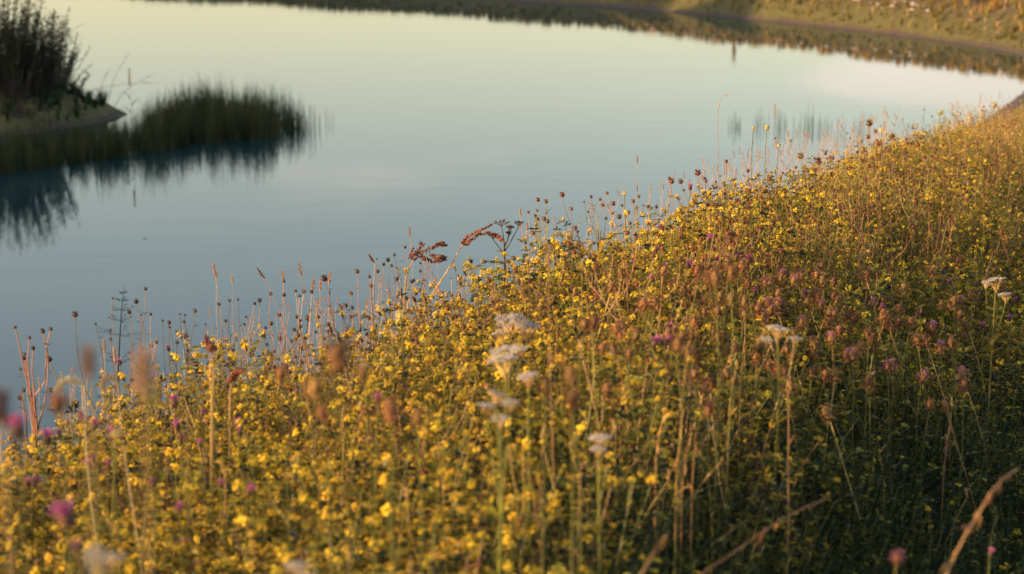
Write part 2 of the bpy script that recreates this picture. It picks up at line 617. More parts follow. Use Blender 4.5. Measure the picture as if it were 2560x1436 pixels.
def floret_head(seed, n=6, R=.0125, r_f=.0031, key='petal'):
    """A round cluster of small cupped yellow florets."""
    r = random.Random(seed)
    m = MB()
    for i in range(n):
        a = i * 2.4 + r.uniform(-.4, .4)
        e = r.uniform(.15, 1.35)
        d = Vector((math.cos(a) * math.cos(e), math.sin(a) * math.cos(e), math.sin(e)))
        c = d * R * r.uniform(.5, 1.0)
        c.z *= r.uniform(1.0, 1.7)
        q = (d + Vector((0, 0, .5))).normalized().to_track_quat('Z', 'Y')
        m.tube([(0, 0, -R * .8), c], .0007, .0006, 'stem_green', 3)
        k = key if r.random() > .15 else 'petal_old'
        off = r.uniform(0, 6)
        for j in range(4):
            t = off + j * math.pi / 2
            dd = q @ Vector((math.cos(t), math.sin(t), r.uniform(.15, .8)))
            m.leaf(c, dd, q @ Vector((0, 0, 1)), r_f * r.uniform(1.3, 1.8), r_f * r.uniform(1.4, 1.9), k, fold=.18, droop=-.12)
    return m


HEADS = [floret_head(i, n) for i, n in ((1, 14), (2, 18), (3, 12), (4, 15), (5, 9))]
HEAD_ME = [h.mesh('flower_head') for h in HEADS]


def trifoliate(m, p, d, sz, k, r):
    d = Vector(d).normalized()
    sd = d.cross(Vector((0, 0, 1)))
    if sd.length < 1e-3:
        sd = Vector((1, 0, 0))
    sd.normalize()
    for a in (-1, 0, 1):
        dd = d * (1 if a == 0 else .35) + sd * a * .9 + Vector((0, 0, r.uniform(-.15, .25)))
        m.leaf(p, dd, (r.uniform(-.3, .3), r.uniform(-.3, .3), 1), sz * r.uniform(.85, 1.2), sz * r.uniform(.42, .6), k)


def yellow_variant(seed, heads=9, H=.44, lk=('leaf', 'leaf', 'leaf_gold_sun', 'leaf_dark_shade'), spread=.15, nl=115):
    r = random.Random(seed)
    st, fo, hd = MB(), MB(), []
    for i in range(heads):
        a = r.uniform(0, 6.283)
        rad = spread * math.sqrt(r.random())
        h = H * (1.08 - .62 * r.random() ** 1.6)
        tip = Vector((math.cos(a) * rad, math.sin(a) * rad, h))
        b0 = Vector((math.cos(a) * rad * .15, math.sin(a) * rad * .15, 0))
        ctrl = Vector((tip.x * r.uniform(.2, 1.2), tip.y * r.uniform(.2, 1.2), h * .55))
        pts = bez(b0, b0 * .6 + Vector((0, 0, h * .25)), ctrl, tip, 5)
        st.tube(pts, .0016, .0008, r.choice(('stem_green', 'stem_green', 'stem_red')), 3)
        hd.append((r.randrange(len(HEADS)), Matrix.Translation(tip) @ Euler((r.uniform(-.5, .5), r.uniform(-.5, .5), r.uniform(0, 6))).to_matrix().to_4x4() @ Matrix.Scale(r.uniform(.5, 1.0), 4)))
        if r.random() < .6:                       # a side shoot with a smaller cluster
            p = pts[r.choice((3, 4))]
            t2 = p + Vector((r.uniform(-.05, .05), r.uniform(-.05, .05), r.uniform(.03, .08)))
            st.tube([p, (p + t2) / 2 + Vector((.004, 0, -.004)), t2], .0009, .0006, 'stem_green', 3)
            hd.append((r.randrange(len(HEADS)), Matrix.Translation(t2) @ Euler((r.uniform(-.6, .6), r.uniform(-.6, .6), r.uniform(0, 6))).to_matrix().to_4x4() @ Matrix.Scale(r.uniform(.4, .75), 4)))
        for j in range(nl // heads + 1):
            t = 1 - .75 * r.random() ** 1.25
            k = t * 5
            i0 = min(4, int(k))
            p = pts[i0].lerp(pts[i0 + 1], k - i0)
            an = r.uniform(0, 6.283)
            d = Vector((math.cos(an), math.sin(an), r.uniform(-.1, .8)))
            q = p + d * r.uniform(.006, .02)
            trifoliate(fo, q, d, r.uniform(.012, .022), r.choice(lk), r)
    return st, fo, hd


def green_variant(seed, H=.36, n=18, keys=('leaf_dark_shade', 'leaf', 'leaf_dark_shade'), sz=.018, spread=.14, stemk='stem_green'):
    """Leafy filler without flowers: wiry stems with small leaves."""
    r = random.Random(seed)
    m = MB()
    for i in range(n):
        a = r.uniform(0, 6.283)
        rad = spread * math.sqrt(r.random())
        h = H * r.uniform(.5, 1.1)
        tip = Vector((math.cos(a) * rad * 1.2, math.sin(a) * rad * 1.2, h))
        pts = bez((tip.x * .2, tip.y * .2, 0), (tip.x * .2, tip.y * .3, h * .4), (tip.x * .9, tip.y * .6, h * .6), tip, 5)
        m.tube(pts, .0015, .0006, stemk, 3)
        for j in range(15):
            k = r.uniform(.9, 5)
            i0 = min(4, int(k))
            p = pts[i0].lerp(pts[i0 + 1], k - i0)
            an = r.uniform(0, 6.283)
            m.leaf(p, (math.cos(an), math.sin(an), r.uniform(-.2, .9)), (r.uniform(-.5, .5), r.uniform(-.5, .5), 1), sz * r.uniform(.7, 1.6), sz * r.uniform(.28, .55), r.choice(keys))
    return m


def grass_variant(seed, H=.45, n=16, key='straw', seeds=.4, wd=.0032, lean=.16):
    r = random.Random(seed)
    m = MB()
    for i in range(n):
        a = r.uniform(0, 6.283)
        h = H * r.uniform(.5, 1.15)
        l = lean * r.uniform(.2, 1.3)
        tip = Vector((math.cos(a) * l, math.sin(a) * l, h))
        b0 = Vector((r.uniform(-.03, .03), r.uniform(-.03, .03), 0))
        pts = bez(b0, b0 + Vector((0, 0, h * .5)), b0 + Vector((tip.x * .3, tip.y * .3, h * .85)), tip, 5)
        if r.random() < seeds:
            m.tube(pts, .0011, .0006, key, 3)
            d = (pts[-1] - pts[-2]).normalized()
            for j in range(9):
                p = pts[-1] - d * j * .007
                an = r.uniform(0, 6.283)
                m.leaf(p, d * 1.6 + Vector((math.cos(an), math.sin(an), .3)) * .6, (0, .3, 1), .010, .0032, key)
        else:
            m.blade(pts, wd * r.uniform(.7, 1.3), key)
    return m


def knap_head(seed, key='head_dark', R=.0050):
    """A dry urn of scales with a ragged open crown."""
    r = random.Random(seed)
    m = MB()
    m.blob((0, 0, R * .75), R * .92, R * .95, key, rings=3, seg=7, jit=.1, r=r, prof=[.75, 1.0, .72])
    for j in range(9):
        a = j * .7 + r.uniform(-.2, .2)
        d = Vector((math.cos(a), math.sin(a), 1.1))
        m.leaf(Vector((math.cos(a), math.sin(a), 0)) * R * .55 + Vector((0, 0, R * 1.35)), d, (math.cos(a), math.sin(a), -.5), R * r.uniform(.7, 1.1), R * .5, key)
    for j in range(8):
        a = j * .8
        m.leaf(Vector((math.cos(a), math.sin(a), 0)) * R * .75 + Vector((0, 0, R * .5)), (math.cos(a), math.sin(a), .9), (math.cos(a), math.sin(a), 0), R * .7, R * .55, key)
    return m


KH = {k: [knap_head(20 + i, k) for i in range(3)] for k in ('head_dark', 'head_brown')}
KH_ME = {k: [h.mesh('seed_head') for h in v] for k, v in KH.items()}


def tuft_head(seed, key='purple', R=.0085):
    """Scaly green cup with a brush of coloured petals on top; cup and brush are returned apart."""
    r = random.Random(seed)
    cup, br = MB(), MB()
    cup.blob((0, 0, R * .8), R * .85, R, 'head_dark', rings=3, seg=7, r=r)
    for j in range(34):
        a = r.uniform(0, 6.283)
        e = r.uniform(.15, 1.0)
        d = Vector((math.cos(a) * e, math.sin(a) * e, 1))
        p = Vector((math.cos(a) * e * R * .5, math.sin(a) * e * R * .5, R * 1.5))
        br.leaf(p, d, (math.cos(a), math.sin(a), -.4), R * r.uniform(1.0, 1.6), R * .34, key)
    return cup, br


TH = [(c.mesh('flower_cup'), b_.mesh('flower_brush')) for c, b_ in (tuft_head(i, 'purple') for i in range(3))]


def clover_head(seed, pinkness):
    """An oblong head of many drooping florets, rust below and pink where it is still in bloom."""
    r = random.Random(seed)
    m = MB()
    R = .0095
    H = R * r.uniform(1.15, 1.5)
    m.blob((0, 0, H), R * .75, H * .95, 'head_rust', rings=3, seg=6, r=r)
    for j in range(46):
        z = r.random()
        a = j * 2.4
        rr = R * math.sin(math.pi * (.12 + .8 * z)) * .85
        p = Vector((math.cos(a) * rr, math.sin(a) * rr, H * 2 * z))
        d = Vector((math.cos(a), math.sin(a), 1.6 * z - .3 if z > 1 - pinkness else -.5 + z))
        m.leaf(p, d, (0, 0, 1), R * r.uniform(.6, .95), R * .4, 'pink' if z > 1 - pinkness else 'head_rust')
    return m


CLOVER_ME = [clover_head(40 + i, p).mesh('clover_head') for i, p in enumerate((0, 0, .05, .3, .75))]


def clover_leaf(seed):
    r = random.Random(seed)
    m = MB()
    p = Vector((0, 0, 0))
    q = Vector((.03, 0, .025))
    m.tube([p, (p + q) / 2 + Vector((0, 0, .006)), q], .0009, .0007, 'stem_green', 3)
    for a in (-1, 0, 1):
        d = Vector((.5 if a else 1, a * .9, r.uniform(-.1, .4)))
        m.leaf(q, d, (0, 0, 1), .021, .012, r.choice(('leaf', 'leaf_dark_shade', 'leaf')), fold=.12)
    return m


CLEAF_ME = [clover_leaf(i).mesh('leaf') for i in range(3)]


def yarrow_head(seed, R=.035):
    """A flat-topped spray: rays from one point, each ending in a dense pad of tiny florets."""
    r = random.Random(seed)
    ray, top = MB(), MB()
    for i in range(15):
        a = i * 2.4
        rr = R * math.sqrt((i + .5) / 15)
        z = .03 - rr * rr * 4 + r.uniform(-.004, .004)
        c = Vector((math.cos(a) * rr, math.sin(a) * rr, z))
        ray.tube([(0, 0, -.02), c * .5 + Vector((0, 0, -.004)), c], .0012, .0008, 'straw', 3)
        for j in range(9):
            b_ = j * 2.4
            q = .0095 * math.sqrt((j + .3) / 9)
            top.blob(c + Vector((math.cos(b_) * q, math.sin(b_) * q, r.uniform(0, .004))), r.uniform(.0019, .0030), .0022, 'white', rings=2, seg=5, r=r)
    return ray, top


YARROW_ME = [(a.mesh('flower_rays'), b_.mesh('flower_pad')) for a, b_ in (yarrow_head(i) for i in range(3))]


def nest_head(seed, R=.017):
    """Wild carrot gone over: incurved rays closed to a cup."""
    r = random.Random(seed)
    m = MB()
    for i in range(26):
        a = i * 2.4
        e = R * r.uniform(.75, 1.0)
        o = Vector((math.cos(a), math.sin(a), 0))
        m.tube(bez((0, 0, 0), o * e * .9 + Vector((0, 0, -.001)), o * e * 1.25 + Vector((0, 0, e * 1.1)), o * e * r.uniform(.2, .8) + Vector((0, 0, e * r.uniform(1.5, 1.9))), 4), .0014, .0010, 'nest', 3)
        t = o * e * r.uniform(.3, .8) + Vector((0, 0, e * r.uniform(1.4, 1.8)))
        m.blob(t, .0035, .003, 'nest', rings=2, seg=5, r=r)
    return m


NEST_ME = [nest_head(i).mesh('umbel') for i in range(2)]


def spike_head(seed, L=.04, R=.0042, key='straw_pink'):
    """A timothy spike: a tight cylinder bristling with tiny spikelets."""
    r = random.Random(seed)
    m = MB()
    m.tube([(0, 0, 0), (0, 0, L * .3), (0, 0, L * .7), (0, 0, L)], R * .7, R * .45, key, 6)
    n = int(L / .0011)
    for j in range(n):
        z = L * j / n
        a = j * 2.4
        o = Vector((math.cos(a), math.sin(a), 0))
        m.leaf(o * R * .5 + Vector((0, 0, z)), o * .8 + Vector((0, 0, 1)), o, R * 1.5, R * .55, key)
    return m


SPIKE_ME = [spike_head(1).mesh('spike'), spike_head(2, .03, .0036).mesh('spike'), spike_head(3, .07, .0035).mesh('spike')]


def attach(name, me, parent, loc, up=(0, 0, 1), sca=1.0, spin=0.0):
    o = link(name, me, parent)
    q = Vector(up).normalized().to_track_quat('Z', 'Y')
    o.matrix_local = Matrix.Translation(Vector(loc)) @ q.to_matrix().to_4x4() @ Matrix.Rotation(spin, 4, 'Z') @ Matrix.Scale(sca, 4)
    return o


# ------------------------------------------------------------------ geometry-node scatter for what nobody could count
def scatter(name, protos, P, rot, scl, idx, label, cat):
    c = bpy.data.collections.new(name + '_pieces')
    for i, me_ in enumerate(protos):
        c.objects.link(bpy.data.objects.new('piece_%02d_%s' % (i, name), me_))
    me_ = bpy.data.meshes.new(name)
    me_.from_pydata([tuple(p) for p in P], [], [])
    n = len(P)
    at1 = me_.attributes.new('rot', 'FLOAT_VECTOR', 'POINT'); at1.data.foreach_set('vector', np.asarray(rot, np.float32).reshape(-1))
    at2 = me_.attributes.new('scl', 'FLOAT', 'POINT'); at2.data.foreach_set('value', np.asarray(scl, np.float32))
    at3 = me_.attributes.new('idx', 'INT', 'POINT'); at3.data.foreach_set('value', np.asarray(idx, np.int32))
    o = link(name, me_)
    g = bpy.data.node_groups.new(name, 'GeometryNodeTree')
    g.interface.new_socket('Geometry', in_out='INPUT', socket_type='NodeSocketGeometry')
    g.interface.new_socket('Geometry', in_out='OUTPUT', socket_type='NodeSocketGeometry')
    gi, go = g.nodes.new('NodeGroupInput'), g.nodes.new('NodeGroupOutput')
    ci = g.nodes.new('GeometryNodeCollectionInfo')
    ci.inputs['Collection'].default_value = c
    ci.inputs['Separate Children'].default_value = True
    ci.inputs['Reset Children'].default_value = True
    ip = g.nodes.new('GeometryNodeInstanceOnPoints')
    ip.inputs['Pick Instance'].default_value = True

    def na(attr, ty):
        x = g.nodes.new('GeometryNodeInputNamedAttribute')
        x.data_type = ty
        x.inputs['Name'].default_value = attr
        return [s_ for s_ in x.outputs if s_.name == 'Attribute' and s_.enabled][0]
    g.links.new(gi.outputs[0], ip.inputs['Points'])
    g.links.new(ci.outputs[0], ip.inputs['Instance'])
    g.links.new(na('idx', 'INT'), ip.inputs['Instance Index'])
    g.links.new(na('rot', 'FLOAT_VECTOR'), ip.inputs['Rotation'])
    g.links.new(na('scl', 'FLOAT'), ip.inputs['Scale'])
    g.links.new(ip.outputs[0], go.inputs[0])
    md = o.modifiers.new('scatter', 'NODES')
    md.node_group = g
    tag(o, label, cat, kind='stuff')
    return o


# ------------------------------------------------------------------ the flowering meadow on the near bank
YV = [yellow_variant(100 + i, heads=h, H=.44, spread=s) for i, (h, s) in enumerate(((12, .15), (10, .12), (14, .17), (11, .14), (9, .13)))]
YV += [yellow_variant(120 + i, heads=4, H=.42, lk=('leaf_dark_shade', 'leaf_dark_shade', 'leaf'), spread=.14, nl=130) for i in range(2)]
SMALL = [yellow_variant(140 + i, heads=13, H=.42, lk=('leaf', 'leaf_gold_sun', 'leaf', 'head_rust'), spread=.17, nl=90) for i in range(3)]
YV_ME = [(s_.mesh('stem'), f_.mesh('foliage')) for s_, f_, h_ in YV]


def joined(v, hs=1.0):
    m = MB()
    m.add(v[0]); m.add(v[1])
    for k, mtx in v[2]:
        m.add(HEADS[k], mtx @ Matrix.Scale(hs, 4))
    return m.mesh('flowering_piece')


def dry_knap_piece(seed):
    r = random.Random(seed)
    m = MB()
    for i in range(3):
        a = r.uniform(0, 6.28)
        tip = Vector((math.cos(a) * .12, math.sin(a) * .12, r.uniform(.4, .58)))
        pts = bez((0, 0, 0), (0, 0, .2), (tip.x * .5, tip.y * .5, .35), tip, 5)
        m.tube(pts, .0016, .001, 'stem_red', 3)
        m.add(KH[r.choice(('head_dark', 'head_brown', 'head_brown'))][i], Matrix.Translation(tip))
        t2 = pts[3] + Vector((r.uniform(-.06, .06), r.uniform(-.06, .06), .07))
        m.tube([pts[3], t2], .001, .0008, 'stem_red', 3)
        m.add(KH['head_brown'][i], Matrix.Translation(t2) @ Matrix.Scale(.8, 4))
    return m.mesh('knapweed_piece')


PIECES = [joined(v) for v in YV]                                                    # 0-6
PIECES += [green_variant(200 + i).mesh('leafy_piece') for i in range(3)]            # 7-9 dark green, shade put into the leaf colour
PIECES += [green_variant(210 + i, .40, 14, ('leaf', 'leaf_gold_sun', 'leaf'), .016).mesh('leafy_piece') for i in range(3)]   # 10-12 olive
PIECES += [grass_variant(220 + i, .48, 14, k, .4).mesh('grass_piece') for i, k in enumerate(('straw', 'straw_pink', 'straw'))]  # 13-15
PIECES += [grass_variant(230 + i, .36, 16, 'leaf', 0, .004).mesh('grass_piece') for i in range(2)]   # 16-17
PIECES += [dry_knap_piece(240 + i) for i in range(2)]                               # 18-19
PIECES += [green_variant(250 + i, .42, 8, ('leaf_gold_sun', 'head_rust', 'leaf_gold_sun'), .012, stemk='stem_red').mesh('dry_piece') for i in range(2)]  # 20-21

PIECES += [joined(v, .66) for v in SMALL]                                          # 22-24 small-headed yellow
PIECES += [grass_variant(260 + i, .40, 18, 'leaf_dark_shade', 0, .0045).mesh('grass_piece') for i in range(2)]   # 25-26 dark grass, shade put into its colour

MIX = {
    'sun': ([0, 1, 2, 3, 4, 22, 23, 10, 11, 12, 13, 14, 15, 16, 17, 18, 20, 21], [10, 8, 10, 9, 7, 8, 8, 4, 4, 4, .8, .8, .8, 2, 2, .3, 1.5, 1.5]),
    'shade': ([4, 5, 6, 7, 8, 9, 15, 25, 26, 20], [.5, 2.5, 2.5, 16, 16, 16, .5, 7, 7, .5]),  # mostly dark leaves and grass, deepening the shade by colour
    'slope': ([22, 23, 24, 10, 11, 12, 13, 14, 15, 18, 19, 20, 21], [2, 2, 2, 3, 3, 3, 3, 8, 3, 3, 3, 3, 3]),
    'right': ([0, 1, 4, 22, 23, 24, 10, 11, 12, 13, 15, 16, 18, 19, 20, 21], [3, 3, 4, 10, 10, 10, 8, 8, 8, .8, .8, 3, .8, .8, 2, 2]),
}
MIX['dry'] = ([10, 11, 12, 13, 14, 15, 16, 17, 18, 20, 21, 22, 23, 24], [4, 4, 4, 2.5, 2.5, 2.5, 3, 3, 1, 4, 4, 3, 3, 3])
MIX['far'] = ([22, 23, 24, 10, 11, 12, 13, 14, 15, 16, 17, 18, 19, 20, 21], [5, 5, 5, 6, 6, 6, 3, 4, 3, 3, 3, 1.5, 1.5, 6, 6])
SKY = ([0, 300, 600, 900, 1100, 1300, 1500, 1700, 1900, 2100, 2300, 2450, 2560], [1075, 972, 862, 775, 706, 628, 570, 520, 460, 396, 336, 288, 260])
nr = np.random.default_rng(11)
cand = []
for (y0, y1, dens, grow) in ((1.6, 4.5, 200, 1.0), (4.5, 8, 170, 1.0), (8, 14, 95, 1.0), (14, 24, 34, 1.1), (24, 41, 14, 1.0)):
    hw = .262 * y1 + 1.3
    nn = int((y1 - y0) * 2 * hw * dens)
    X = nr.uniform(-hw, hw, nn)
    Y = nr.uniform(y0, y1, nn)
    keep = np.abs(X) < .262 * Y + 1.0
    X, Y = X[keep], Y[keep]
    d, _s = shore(X, Y)
    Z = ground_np(X, Y)
    xr_ = np.interp(Y, [0, 3, 4, 5, 5.5, 6, 7, 9, 13, 20, 28], [-3.4, -2.1, -1.7, -1.15, -.75, -.1, .5, 1.25, 2.75, 5, 7.6])
    xc_ = np.interp(Y, [0, 2.5, 3, 4.5, 6, 7, 9, 13, 20, 28, 36], [-.3, -.1, -.03, .28, .58, .9, 1.6, 3.2, 5.6, 8.2, 10.5])
    for x, y, z, dd, xr1, xc1 in zip(X, Y, Z, d, xr_, xc_):
        if dd < (.5 if y < 20 else np.interp(y, [20, 28, 34], [1.2, 2.4, 4.2]) + nr.random()):
            continue
        if dd < 3 and nr.random() > dd / 3:
            continue
        if x < xr1 - .5:
            zone = 'slope'
            if nr.random() > (.55 if y < 14 else .8):
                continue
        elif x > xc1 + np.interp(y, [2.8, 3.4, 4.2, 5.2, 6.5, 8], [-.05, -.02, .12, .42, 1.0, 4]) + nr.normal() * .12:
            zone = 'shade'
        elif y > 11 + nr.normal() * 1.5:
            zone = 'far'
        elif x > xc1 + .1 and y > 4.6:
            zone = 'right'
        else:
            zone = 'sun'
        if y > 30 and y < 50:
            continue
        dr = math.sin(x * 2.9 + 1.1 * math.sin(y * 1.7)) * math.cos(y * 2.3 - x * 1.2) + .5 * math.sin(x * 6.7 - y * 5.1)
        if zone == 'sun' and dr < -.45 and nr.random() < .75:
            zone = 'dry'
        ks, ws = MIX[zone]
        wsn = np.array(ws) / sum(ws)
        k = int(nr.choice(ks, p=wsn))
        s_ = grow * nr.uniform(.8, 1.16) * (1 + (.07 * math.sin(x * 3.7 + 2.0 * math.sin(y * 1.3 + .5)) * math.cos(y * 3.1 + x * 1.4) if y < 14 else 0))
        if zone == 'slope' and y < 16:
            s_ *= .8
        if y > 20:
            s_ *= np.interp(y, [20, 30], [.9, .45])
        if y < 14:                                # height of the growth along the crest
            p_, q_ = proj(x, y, z + .46 * s_)
            lim = float(np.interp(p_, SKY[0], SKY[1])) - nr.random() * 14
            if q_ < lim:
                s_ = min(s_, (at(p_, lim, y).z - z) / .46)
                if s_ < .4:
                    continue
        cand.append((x, y, z - .01, k, s_, nr.uniform(0, 6.283), nr.normal() * .17, nr.normal() * .17))
        if zone == 'shade':                       # extra dark leaves added to deepen the hollow's shade
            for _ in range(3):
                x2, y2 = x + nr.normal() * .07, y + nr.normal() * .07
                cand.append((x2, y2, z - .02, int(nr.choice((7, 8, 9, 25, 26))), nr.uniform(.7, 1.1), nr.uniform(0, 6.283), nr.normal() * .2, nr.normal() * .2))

# yellow plants: the 300 nearest that stand in the picture are things of their own
ylw = []
for i, c_ in enumerate(cand):
    if c_[3] <= 6:
        p, q = proj(c_[0], c_[1], c_[2] + .42 * c_[4])
        if -20 < p < 2580 and 0 < q < 1500:
            ylw.append((c_[1], i))
ylw.sort()
own = set(i for _y, i in ylw[:300])
for i in sorted(own):
    x, y, z, k, s_, rz, tx, ty = cand[i]
    dk = k > 4
    o = thing('yellow_wildflower',
              'sparse yellow-flowered plant with shade-dark green leaves low on the shaded bank' if dk else 'bushy yellow-flowered wild plant in the sunlit mass nearest the camera',
              'wildflower', (x, y, z), 'sparse yellow flowers on the shaded bank' if dk else 'yellow flowers nearest the camera')
    o.rotation_euler = (tx, ty, rz)
    o.scale = (s_, s_, s_)
    link('stem', YV_ME[k][0], o)
    link('foliage', YV_ME[k][1], o)
    for hk, mtx in YV[k][2]:
        h_ = link('flower_head', HEAD_ME[hk], o)
        h_.matrix_local = mtx
rest = [c_ for i, c_ in enumerate(cand) if i not in own]
scatter('meadow_undergrowth', PIECES, [c_[:3] for c_ in rest], [(c_[6], c_[7], c_[5]) for c_ in rest], [c_[4] for c_ in rest], [c_[3] for c_ in rest],
        'dense tangle of yellow flowers, olive leaves and dry grass covering the bank', 'undergrowth')
print('meadow', len(cand), len(own))


# ------------------------------------------------------------------ single plants that stand out
def base_for(head, dx=0.0, dy=0.0):
    x, y = head.x + dx, head.y + dy
    return Vector((x, y, gz(x, y)))


def stalk_to(root_loc, head, bend=0.0, n=7, sway=0.02, r=rnd):
    """A gently wavering path from the root (origin) to the head, in the plant's own coordinates."""
    h = head - root_loc
    s1 = Vector((r.uniform(-sway, sway), r.uniform(-sway, sway), 0))
    return bez((0, 0, 0), Vector((h.x * .15, h.y * .15, h.z * .4)) + s1, Vector((h.x * .6 + bend, h.y * .7, h.z * .72)) - s1, h, n)


def knapweed(heads, Y, base_px, fork_py, label, key='head_dark', stem='stem_red', size=1.0, name='dry_knapweed', group=None, leaves=True, rad=.0019):
    """Branching dry stalk; heads is a list of (px, py) or (px, py, size)."""
    pts3 = [at(h[0], h[1], Y + U(-.12, .12)) for h in heads]
    bp_ = at(base_px, fork_py, Y)
    base = Vector((bp_.x, Y, gz(bp_.x, Y)))
    o = thing(name, label, 'knapweed', base, group)
    st = MB()
    fork = bp_ - base
    trunk = bez((0, 0, 0), (fork.x * .1, 0, fork.z * .4), (fork.x * .8 + U(-.01, .01), 0, fork.z * .7), fork, 6)
    st.tube(trunk, rad * 1.25, rad, stem, 4)
    lf = MB()
    for i, (h, p) in enumerate(zip(heads, pts3)):
        q = p - base
        t = U(.55, 1.0)
        k = t * 6
        i0 = min(5, int(k))
        s0 = trunk[i0].lerp(trunk[i0 + 1], k - i0)
        if q.z < s0.z + .02:
            s0 = trunk[max(1, int(5 * (q.z / max(fork.z, .05)) * .7))] if q.z < fork.z else s0
        L_ = (q - s0).length
        side = q.x - s0.x
        path = bez(s0, s0 + Vector((side * .55, 0, L_ * .18)) + Vector((U(-.3, .3), 0, 0)) * L_ * .12, q - Vector((side * .12 + U(-.1, .1) * L_, 0, L_ * .4)), q, 6)
        for w_ in range(1, 6):
            path[w_] = path[w_] + Vector((U(-.004, .004), U(-.004, .004), U(-.003, .003)))
        st.tube(path, rad * .75, rad * .5, stem, 3)
        up = (path[-1] - path[-2])
        sz = U(.65, 1.35) * (h[2] if len(h) > 2 else 1.0) * size * (1.15 * max(1, Y / 6.3) if key == 'head_brown' else 1.0)
        attach('seed_head', KH_ME[key][i % 3], o, q - up.normalized() * .004, up + Vector((0, 0, .02)), sz, U(0, 6))
        if leaves:
            for j in range(3):
                pp = path[rnd.randrange(1, 6)]
                lf.leaf(pp, (U(-1, 1), U(-1, 1), .6), (0, 0, 1), .018, .0035, stem)
    link('stem', st.mesh('stem'), o)
    if lf.f:
        link('foliage', lf.mesh('foliage'), o)
    return o


# dry, branching knapweeds against the water, from the left edge to the right
knapweed([(38, 819), (74, 845), (107, 830, 1.3), (127, 824), (61, 886), (60, 897), (83, 872)], 5.4, 84, 960, 'leftmost tall red-stemmed dry knapweed with forked branches and round heads against the pond', rad=.0034)
knapweed([(51, 923), (60, 977), (50, 997), (30, 1045)], 5.3, 66, 1035, 'low thin dry knapweed close under the leftmost red-stemmed one', stem='stem_dark')
knapweed([(188, 790, 1.25), (239, 810), (275, 827), (277, 849)], 5.5, 290, 960, 'dry knapweed leaning far left with one long curved stem beside the branchy green plant', stem='stem_dark')
knapweed([(282, 746), (341, 756, 1.2), (364, 723, 1.2), (323, 782), (353, 787, .8)], 5.6, 322, 960, 'tall dry knapweed crossing the fine branchy green plant, five dark heads')
knapweed([(377, 786), (391, 857, .8), (378, 866), (324, 882)], 5.6, 398, 950, 'dry knapweed with a pale fluffed head just past the tall blurred tan seedhead', stem='straw_pink')
knapweed([(407, 802), (423, 808), (424, 818, .7), (442, 830), (443, 858)], 5.7, 432, 940, 'short dry knapweed with paired heads left of the curling bare stem', stem='stem_dark')
knapweed([(450, 785, .8), (462, 788, .9), (460, 805), (487, 779)], 5.75, 468, 915, 'dry knapweed with one S-curved stem and four small flat heads', stem='stem_dark')
knapweed([(513, 811, .8), (547, 762, 1.1), (564, 803)], 5.8, 548, 890, 'dry knapweed standing directly under the tall paired timothy spikes')
knapweed([(574, 752), (595, 749), (540, 820, .8)], 5.85, 578, 880, 'upright dry knapweed with two level heads right of the timothy spikes', stem='stem_dark')
knapweed([(649, 753), (637, 760, .8), (615, 793, .8), (611, 811)], 5.9, 588, 885, 'dry knapweed bent rightward with a long diagonal stem over the yellow flowers')
knapweed([(709, 704, 1.1), (710, 739), (677, 736), (678, 811)], 6.0, 712, 850, 'dry knapweed among pale grass, its top head just left of the bunched straw stems', stem='straw_pink')
knapweed([(739, 728), (749, 741), (760, 731), (779, 731), (776, 778), (735, 826)], 6.05, 748, 850, 'bunch of straight pinkish dry knapweed stems with five heads close together', stem='straw_pink')
knapweed([(812, 700, 1.55), (822, 703), (796, 794), (850, 765, .7)], 6.1, 846, 830, 'dry knapweed with the broadest flat dark head on a slanting stem', stem='stem_dark')
knapweed([(893, 681, 1.2), (924, 693), (878, 735, .8), (885, 790, .8)], 6.2, 900, 800, 'dry knapweed with a solitary fuzzy pinkish head left of the red dock', key='head_brown', stem='stem_red')
knapweed([(942, 647, .7), (970, 652), (959, 662, .8), (944, 680), (979, 665, .8)], 6.25, 965, 790, 'thin dry knapweed with five small heads fanned out left of the red dock')
knapweed([(986, 638, 1.1), (1013, 619, .7), (995, 697)], 6.3, 1003, 720, 'dry knapweed sharing the water backdrop with the first red dock, flat split head', stem='stem_dark')
knapweed([(1034, 702, 1.1), (1061, 701), (1051, 658), (1063, 650, .8), (1071, 655, .8), (1040, 735)], 6.3, 1060, 780, 'dry knapweed growing beneath the drooping red dock spray')
knapweed([(1128, 695, .7), (1146, 690, .8), (1163, 680, .9), (1178, 655)], 6.4, 1150, 740, 'low dry knapweed in the gap between the two red docks', stem='straw_pink')
knapweed([(1345, 502), (1365, 506), (1321, 532), (1343, 527), (1366, 534), (1338, 540, .8), (1344, 549), (1360, 550), (1369, 556), (1333, 585)], 6.7, 1350, 600, 'bushy upright knapweed with ten brown heads right of the dark umbel', key='head_brown', stem='stem_green')
knapweed([(1406, 490, 1.1), (1428, 524)], 6.8, 1495, 575, 'knapweed reaching far left on one long bowed stem with two heads', key='head_brown', stem='stem_dark')
knapweed([(1478, 493), (1460, 505, .8), (1506, 515, 1.2), (1500, 500, .8), (1470, 530)], 6.9, 1500, 580, 'leafy green-stemmed knapweed under the bowed stem, five brown heads', key='head_brown', stem='stem_green')
knapweed([(1518, 484, .9), (1533, 512), (1555, 515, 1.1), (1532, 534), (1570, 534), (1548, 545)], 7.0, 1550, 590, 'crowded brown knapweed just below the pale round carrot head', key='head_brown', stem='stem_red')
knapweed([(1597, 493), (1592, 520), (1583, 505, .8), (1575, 560)], 7.1, 1590, 580, 'brown knapweed right of the pale round carrot head, leafy at the top', key='head_brown', stem='stem_green')
knapweed([(1621, 517, 1.4), (1641, 519, 1.5)], 7.1, 1660, 590, 'pair of plump purplish knapweed heads side by side on dark stems', key='head_dark', stem='stem_dark')
